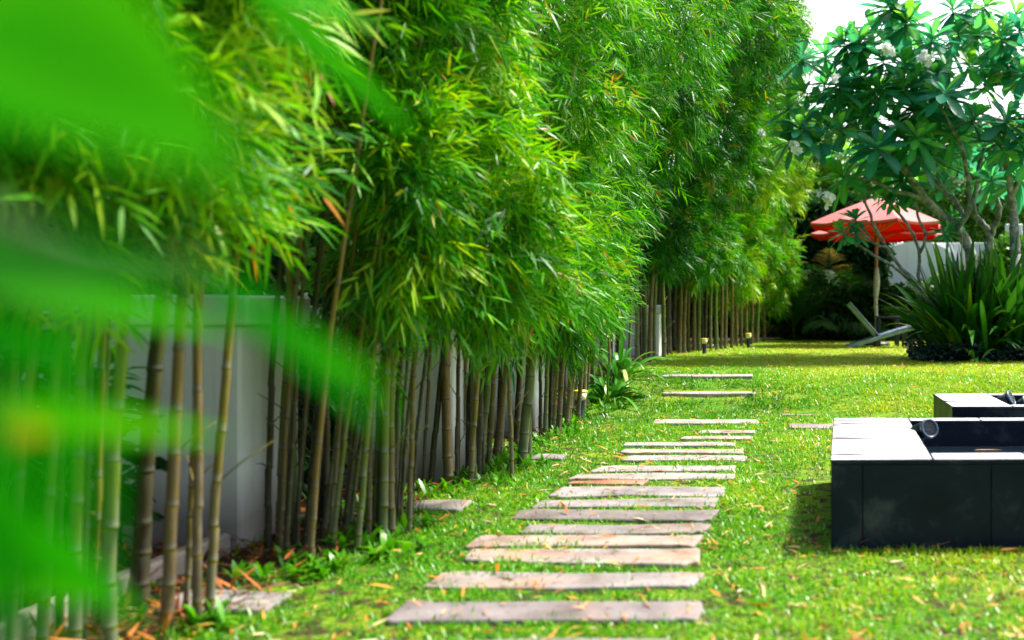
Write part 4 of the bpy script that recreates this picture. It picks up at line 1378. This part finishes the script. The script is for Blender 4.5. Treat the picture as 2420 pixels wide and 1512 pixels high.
for i, (x, lab) in enumerate([(6.6, 'leafy green shrub against the white wall behind the large frangipani trunk'), (8.0, 'leafy green shrub against the white wall at the right edge'), (4.9, 'lower leafy shrub against the wall right of the arched panel')]):
    bush('shrub', (x, 28.6, Z), lab, 'shrub', [(x, 28.6, Z + (1.5 if i < 2 else .9), .85, .6, 1.35 if i < 2 else .8, 420)], 'bright_leaf', (.14, .26), .45, 270 + i, .35, 'shrubs against the white wall')
# house behind
t = thing('white_house', (11, 38, Z), 'white house with a tiled roof mostly hidden behind the frangipani leaves', 'house')
mb = MB(); mb.box((12.0, 39.0, 3.2), (13, 6, 6.4), bev=.02); mb.obj('wall', M['white_wall'], t)
mb = MB()
vs = [Vector(q) for q in ((5.0, 35.4, 6.4), (19, 35.4, 6.4), (19, 42.6, 6.4), (5.0, 42.6, 6.4), (8.5, 39, 8.6), (15.5, 39, 8.6), (5, 35.4, 6.25), (19, 35.4, 6.25), (19, 42.6, 6.25), (5, 42.6, 6.25))]
mb.add(vs, [(0, 1, 5, 4), (1, 2, 5), (2, 3, 4, 5), (3, 0, 4), (6, 7, 1, 0), (7, 8, 2, 1), (8, 9, 3, 2), (9, 6, 0, 3), (9, 8, 7, 6)], 0, False)
mb.obj('roof', M['roof'], t)
for x in (7.2, 9.8, 12.4):
    mb = MB(); mb.box((x, 35.97, 4.6), (1.3, .08, 1.5), bev=.01); f = mb.obj('window', M['white_wall'], t)
    mb = MB(); mb.box((x, 35.925, 4.6), (1.1, .03, 1.3)); link('pane', mb.mesh('pane', M['window']), f)
# trees beyond the wall
TG = 'garden trees beyond the far wall'
bush('garden_tree', (1.6, 33, 0), 'bright yellow green tree between the bamboo and the frangipani', 'tree', [(1.5, 33, 4.2, 1.6, 1.2, 1.6, 330), (2.2, 33.4, 5.8, 1.3, 1.2, 1.2, 260), (.6, 33, 6, 1.2, 1, 1.4, 240)], 'bright_leaf', (.14, .26), .45, 91, .6, TG, 6)
bush('garden_tree', (4.6, 33, 0), 'green tree showing through the frangipani limbs above the arched wall', 'tree', [(4.4, 33, 4.6, 1.6, 1.2, 1.3, 300), (5.8, 33.5, 4.2, 1.5, 1.2, 1.2, 260)], 'bright_leaf', (.14, .26), .45, 92, .45, TG, 6)
bush('garden_tree', (8.4, 32.5, 0), 'green tree at the right edge behind the second frangipani', 'tree', [(8.2, 32.5, 4.4, 1.7, 1.2, 1.4, 300), (7, 32.6, 3.8, 1.2, 1, 1.0, 200), (7.6, 32.8, 6.3, 1.5, 1, 1.1, 240), (6.0, 33, 6.6, 1.2, 1, .9, 160)], 'bright_leaf', (.14, .26), .45, 93, .4, TG, 6)
bush('garden_tree', (2.6, 31, 0), 'dark broad tree above the red parasols', 'tree', [(2.4, 31, 3.4, 1.2, .9, .9, 230), (1.2, 31, 3.2, 1.2, .9, .9, 220)], 'dark_leaf', (.16, .3), .4, 94, .45, TG, 5)
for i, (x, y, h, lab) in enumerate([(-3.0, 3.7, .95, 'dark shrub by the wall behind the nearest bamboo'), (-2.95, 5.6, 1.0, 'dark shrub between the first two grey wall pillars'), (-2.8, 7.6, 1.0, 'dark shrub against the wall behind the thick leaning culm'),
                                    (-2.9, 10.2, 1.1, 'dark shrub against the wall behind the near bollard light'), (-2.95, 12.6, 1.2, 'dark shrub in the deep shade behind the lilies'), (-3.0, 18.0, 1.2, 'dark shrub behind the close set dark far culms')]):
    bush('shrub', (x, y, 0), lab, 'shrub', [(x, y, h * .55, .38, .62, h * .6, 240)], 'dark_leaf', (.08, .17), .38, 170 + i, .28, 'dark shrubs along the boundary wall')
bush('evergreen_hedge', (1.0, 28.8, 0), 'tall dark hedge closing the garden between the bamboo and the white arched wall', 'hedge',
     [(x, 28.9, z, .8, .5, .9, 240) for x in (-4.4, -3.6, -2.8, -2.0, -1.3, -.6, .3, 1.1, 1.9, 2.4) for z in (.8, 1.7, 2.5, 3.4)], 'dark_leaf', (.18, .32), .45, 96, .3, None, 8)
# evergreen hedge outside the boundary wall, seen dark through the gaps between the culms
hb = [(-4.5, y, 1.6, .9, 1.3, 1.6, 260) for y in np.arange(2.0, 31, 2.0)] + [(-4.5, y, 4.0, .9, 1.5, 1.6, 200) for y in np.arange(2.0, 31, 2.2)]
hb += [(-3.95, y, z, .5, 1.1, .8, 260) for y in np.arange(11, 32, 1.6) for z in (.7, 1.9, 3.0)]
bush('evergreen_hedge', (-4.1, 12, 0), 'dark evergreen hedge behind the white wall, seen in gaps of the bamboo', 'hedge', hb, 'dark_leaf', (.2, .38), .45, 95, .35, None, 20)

# ------------------------------------------------------------------ blurred bamboo plant right beside the lens
t = thing('bamboo_plant', (-.52, .34, 0), 'near bamboo plant whose blurred bright leaves fill the upper left', 'bamboo')
rng = np.random.default_rng(77)
mb = MB()
pts, rad = [], []
for k in range(40):
    z = k * .055
    pts.append(Vector((-.52 + .02 * math.sin(z * 2), .34, z - .04))); rad.append(.011 if k % 5 else .0135)
mb.tube(pts, rad, 10)
mb.obj('culm', M['culm_green'], t)
NEAR = [  # u0,v0,u1,v1 (base -> tip), distance, width m, tone
    (-260, 20, 610, 372, .30, .036, .55), (-330, 120, 420, 300, .32, .030, .35), (60, -160, 540, 290, .34, .024, .62), (-200, -120, 170, 120, .30, .030, .68),
    (-220, 520, 520, 655, .42, .022, .25), (-300, 640, 330, 610, .46, .024, .2), (500, 640, 935, 995, .42, .010, .3), (430, 660, 800, 870, .42, .008, .1),
    (-200, 965, 545, 1000, .50, .019, .72), (-260, 1000, 160, 1010, .44, .014, .99), (-150, 1130, 345, 1440, .52, .024, .45), (-120, 1370, 350, 1412, .6, .010, .7),
    (-160, 760, 230, 830, .48, .02, .1), (-60, 900, 90, 1420, .42, .014, .05), (-220, 1180, 70, 1500, .36, .016, .15), (560, -60, 990, 300, .8, .022, .5), (540, -80, 900, 60, .85, .022, .55),
    (-140, 640, 560, 760, .52, .02, .5),
    (110, 620, 70, 1500, .19, .007, .1), (240, 700, 190, 1560, .22, .005, .1), (-40, 1000, 30, 1700, .2, .010, .0),
    (-100, 570, 420, 600, .28, .014, .0), (520, 700, 930, 900, .5, .012, .6),
]
B, A, U, Ls, Ws, T, roots = [], [], [], [], [], [], []
for (u0, v0, u1, v1, d, w, tn) in NEAR:
    p, q = P(u0, v0, d), P(u1, v1, d * rng.uniform(.96, 1.10))
    B.append(p); A.append(q - p); Ls.append((q - p).length); Ws.append(w); T.append(tn)
    U.append(Vector((rng.normal(0, .15), -1, .45))); roots.append(p)
B, A, U = [np.array([list(q) for q in x]) for x in (B, A, U)]
Ls, Ws, T = np.array(Ls), np.array(Ws), np.array(T)
V, Fc, k = leaf_arrays(B, A, U, Ls, Ws, [(0, .12), (.1, .6), (.25, .95), (.45, 1.0), (.65, .82), (.82, .5), (.94, .18), (1, .02)], .15, True, .05)
link('foliage', np_mesh('foliage', V, Fc, M['near_leaf'], ribs(T, k, .12), smooth=True), t)
mb = MB()
for p in roots:
    h = min(2.0, max(.2, p.z + rng.uniform(-.02, .08)))
    s = Vector((-.52 + .02 * math.sin(h * 2), .34, h))
    mb.tube([s, s.lerp(p, .5) + Vector((0, 0, .02)), p], [.0030, .0022, .0013], 6)
mb.tube([P(150, -260, .42), P(146, 0, .42), P(143, 215, .42)], [.0028, .0026, .0016], 6)
mb.obj('branch', M['green_twig'], t)

# ------------------------------------------------------------------ grass
rng = np.random.default_rng(99)


def in_rects(x, y, rects, m=0.0):
    o = np.zeros(len(x), bool)
    for (a, b_, c, d) in rects: o |= (x > a - m) & (x < b_ + m) & (y > c - m) & (y < d + m)
    return o


def edge_x(y, rng):
    return -2.0 + np.maximum(0, (y - 16.5) * .19) + .12 * np.sin(y * 3.1) + .08 * np.sin(y * 7.3 + 1)


def grass_patch(y0, y1, dens, L, W, sx=0.0, tone0=.42):
    xa, xb = -2.6, .27 * y1 + .4
    n = int((xb - xa) * (y1 - y0) * dens)
    x = rng.uniform(xa, xb, n); y = rng.uniform(y0, y1, n)
    ok = (x < .262 * y + .3) & (x > -.80 * y - .1)
    cl_ = np.array([mnoise(Vector((a * 2.2, b_ * 2.2, 5))) + .6 * mnoise(Vector((a * 7, b_ * 7, 2))) for a, b_ in zip(x, y)])
    bed = x < edge_x(y, rng)
    ok &= ~bed | (rng.random(n) < .10)
    ok &= ~in_rects(x, y, STONES, -.012) | (~in_rects(x, y, STONES, -.06) & (rng.random(n) < .6)) | (~in_rects(x, y, STONES, -.10) & (rng.random(n) < .12)) | (rng.random(n) < .006)
    ok &= ~in_rects(x, y, KEEP, .0)
    ok &= rng.random(n) < np.clip(.72 + .9 * cl_, .12, 1)
    x, y, cl_ = x[ok], y[ok], cl_[ok]
    n = len(x)
    z = np.array([gz(a, b_) for a, b_ in zip(x, y)]) - .004
    a = rng.uniform(0, 2 * math.pi, n)
    el = np.radians(rng.uniform(18, 80, n))
    A = np.stack([np.cos(a) * np.cos(el), np.sin(a) * np.cos(el), np.sin(el)], 1)
    # taller tufts round the basins and along the bed
    near = np.clip((edge_x(y, rng) + .35 - x) / .35, 0, 1)
    bankL = np.exp(-((y - 11.0) / 1.2) ** 2)
    Ls = rng.uniform(*L, n) * (1 + .5 * near + .6 * bankL * rng.random(n)) * (1 + .25 * cl_)
    V, Fc, k = leaf_arrays(np.stack([x, y, z], 1), A, np.tile([0, 0, 1.], (n, 1)), Ls, rng.uniform(*W, n), [(0, .7), (.45, 1), (1, .05)], .1, False, rng.uniform(.1, .7, n))
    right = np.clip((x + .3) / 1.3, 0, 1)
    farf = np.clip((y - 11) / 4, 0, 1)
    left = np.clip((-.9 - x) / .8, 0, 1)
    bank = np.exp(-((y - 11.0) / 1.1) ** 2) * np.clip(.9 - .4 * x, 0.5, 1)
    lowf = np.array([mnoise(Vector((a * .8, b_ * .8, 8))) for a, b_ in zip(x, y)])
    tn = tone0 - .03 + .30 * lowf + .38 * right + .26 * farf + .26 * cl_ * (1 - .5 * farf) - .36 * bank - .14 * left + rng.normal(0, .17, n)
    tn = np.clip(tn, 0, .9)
    dry = rng.random(n) < (.035 + .05 * farf + .11 * right)
    tn = np.where(dry, rng.uniform(.93, 1, n), tn)
    return V, Fc, np.repeat(tn, k)


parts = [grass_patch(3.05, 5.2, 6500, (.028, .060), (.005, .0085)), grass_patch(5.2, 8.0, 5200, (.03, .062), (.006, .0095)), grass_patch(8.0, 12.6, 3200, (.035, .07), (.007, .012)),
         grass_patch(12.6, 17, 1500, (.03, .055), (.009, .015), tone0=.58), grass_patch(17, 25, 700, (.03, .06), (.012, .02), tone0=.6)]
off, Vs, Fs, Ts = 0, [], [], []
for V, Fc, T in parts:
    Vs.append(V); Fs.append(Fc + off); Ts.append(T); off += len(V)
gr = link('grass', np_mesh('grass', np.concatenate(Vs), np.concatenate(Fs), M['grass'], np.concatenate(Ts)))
tag(gr, 'short broad bladed green grass of the lawn growing between the stones', 'grass', kind='stuff')

# low broad leaved weeds along the edge of the bamboo bed
n = 420
y = 3.4 + 8.5 * rng.random(n) ** 1.3
x = edge_x(y, rng) + rng.normal(.0, .13, n)
kk = 9
ok = ~in_rects(x, y, STONES, .12)
x, y = x[ok], y[ok]; n = len(x)
x, y = np.repeat(x, kk), np.repeat(y, kk)
a = rng.uniform(0, 6.28, n * kk); el = np.radians(rng.uniform(15, 80, n * kk))
A = np.stack([np.cos(a) * np.cos(el), np.sin(a) * np.cos(el), np.sin(el)], 1)
z = np.array([gz(p, q) for p, q in zip(x, y)]) + rng.uniform(0, .03, n * kk)
Ls = rng.uniform(.04, .13, n * kk)
V, Fc, k = leaf_arrays(np.stack([x, y, z], 1), A, np.tile([0, 0, 1.], (n * kk, 1)), Ls, Ls * rng.uniform(.14, .3, n * kk), [(0, .3), (.35, 1), (.7, .75), (1, .05)], .2, False, rng.uniform(.1, .6, n * kk))
wd = link('weeds', np_mesh('weeds', V, Fc, M['grass'], np.repeat(np.clip(rng.normal(.3, .16, n * kk), 0, .8), k)))
tag(wd, 'low leafy weeds along the foot of the bamboo canes', 'weeds', kind='stuff')

# fallen bamboo leaves
n = 2300
y = 3.1 + 17 * rng.random(n) ** 1.7
x = rng.uniform(-2.4, .262 * y + .2, n)
ok = (x > -.79 * y) & ~in_rects(x, y, KEEP, .0)
x, y = x[ok], y[ok]; n = len(x)
z = np.array([gz(a, b_) for a, b_ in zip(x, y)]) + np.where(in_rects(x, y, STONES, -.01), .026, rng.uniform(.012, .035, n))
a = rng.uniform(0, 6.28, n); el = rng.normal(.05, .22, n)
A = np.stack([np.cos(a) * np.cos(el), np.sin(a) * np.cos(el), np.sin(el)], 1)
Ls = rng.uniform(.03, .07, n) * rng.choice([.7, 1, 1.5], n, p=[.4, .45, .15]) + .003 * y
V1, F1, k = leaf_arrays(np.stack([x, y, z], 1), A, np.tile([0, 0, 1.], (n, 1)) + rng.normal(0, .35, (n, 3)), Ls, Ls * rng.uniform(.11, .17, n), PB, .3, False, rng.uniform(-.12, .12, n))
T1 = np.repeat(np.clip(rng.normal(.55, .25, n), 0, 1), k)
m = 4200                       # denser brown litter on the bed under the bamboo
y2 = 2.4 + 12 * rng.random(m) ** 1.4
x2 = rng.uniform(-3.2, -1.95, m)
z2 = np.array([gz(p, q) for p, q in zip(x2, y2)]) + rng.uniform(.004, .045, m)
a = rng.uniform(0, 6.28, m); el = rng.normal(.1, .3, m)
A2 = np.stack([np.cos(a) * np.cos(el), np.sin(a) * np.cos(el), np.sin(el)], 1)
L2 = rng.uniform(.06, .14, m)
V2, F2, k = leaf_arrays(np.stack([x2, y2, z2], 1), A2, np.tile([0, 0, 1.], (m, 1)) + rng.normal(0, .4, (m, 3)), L2, L2 * .14, PB, .3, False, rng.uniform(-.2, .2, m))
T2 = np.repeat(np.clip(rng.normal(.06, .16, m), 0, .9), k)
lit = link('leaf_litter', np_mesh('leaf_litter', np.concatenate([V1, V2]), np.concatenate([F1, F2 + len(V1)]), M['litter'], np.concatenate([T1, T2])))
tag(lit, 'fallen tan and orange bamboo leaves scattered over lawn and bed', 'leaf litter', kind='stuff')
# one leaf floating in the nearer basin
lp = P(2320, 1063, 5.95)
V, Fc, k = leaf_arrays(np.array([[lp.x - .05, lp.y, .258]]), np.array([[1., -.12, .02]]), np.array([[0, 0, 1.]]), np.array([.17]), np.array([.018]), PB, .2)
fl = link('fallen_leaf', np_mesh('fallen_leaf', V, Fc, M['litter'], np.full(len(V), .8)))
tag(fl, 'single dry leaf floating on the water of the nearer black basin', 'leaf')

# ------------------------------------------------------------------ light, sky, camera
S = Vector((0.74, 0.42, 1.30)).normalized()
w = D.worlds.new('World'); sc.world = w; w.use_nodes = True
nt = w.node_tree
bg = nt.nodes['Background']
sky = nt.nodes.new('ShaderNodeTexSky')
sky.sky_type = 'NISHITA'; sky.sun_disc = False
sky.sun_elevation = math.asin(S.z); sky.sun_rotation = math.atan2(S.x, S.y)
sky.air_density = 1.0; sky.dust_density = 4.0; sky.ozone_density = 1.0
tc = nt.nodes.new('ShaderNodeTexCoord')
nz = nt.nodes.new('ShaderNodeTexNoise'); nz.inputs['Scale'].default_value = 2.4; nz.inputs['Detail'].default_value = 6
nt.links.new(tc.outputs['Generated'], nz.inputs['Vector'])
dt = nt.nodes.new('ShaderNodeVectorMath'); dt.operation = 'DOT_PRODUCT'
dt.inputs[1].default_value = Vector((.12, .93, .34)).normalized()
nt.links.new(tc.outputs['Generated'], dt.inputs[0])
ad = nt.nodes.new('ShaderNodeMath'); ad.operation = 'MULTIPLY_ADD'; ad.inputs[1].default_value = 0.35
nt.links.new(nz.outputs['Fac'], ad.inputs[0]); nt.links.new(dt.outputs['Value'], ad.inputs[2])
rp = nt.nodes.new('ShaderNodeMapRange'); rp.interpolation_type = 'SMOOTHSTEP'
rp.inputs['From Min'].default_value = 0.86; rp.inputs['From Max'].default_value = 1.08
nt.links.new(ad.outputs[0], rp.inputs['Value'])
mx = nt.nodes.new('ShaderNodeMix'); mx.data_type = 'RGBA'
mx.inputs[7].default_value = (9.5, 9.8, 10.2, 1)
nt.links.new(rp.outputs[0], mx.inputs[0]); nt.links.new(sky.outputs[0], mx.inputs[6])
nt.links.new(mx.outputs[2], bg.inputs[0])
bg.inputs[1].default_value = 0.105
sun = D.lights.new('sun', 'SUN'); sun.energy = 4.2; sun.angle = math.radians(6); sun.color = (1, .95, .86)
so = D.objects.new('sun', sun); C.objects.link(so)
so.rotation_euler = S.to_track_quat('Z', 'Y').to_euler(); so.location = (5, 5, 12)

cam = D.cameras.new('camera'); co = D.objects.new('camera', cam); C.objects.link(co)
co.location = (0, 0, CAMH); co.rotation_euler = (math.pi / 2, 0, 0)
cam.sensor_width = 36; cam.lens = 36 * F / 2419
cam.shift_x = -(U0 - 1209.5) / 2419
cam.shift_y = -(756 - V0) / 2419
cam.clip_start = .05; cam.clip_end = 1000
cam.dof.use_dof = True; cam.dof.focus_distance = 8.8; cam.dof.aperture_fstop = 1.5
sc.camera = co
sc.view_settings.view_transform = 'Standard'; sc.view_settings.look = 'None'
sc.view_settings.exposure = 1.3; sc.view_settings.gamma = 1
sc.cycles.max_bounces = 6; sc.cycles.diffuse_bounces = 3; sc.cycles.glossy_bounces = 3; sc.cycles.transmission_bounces = 4
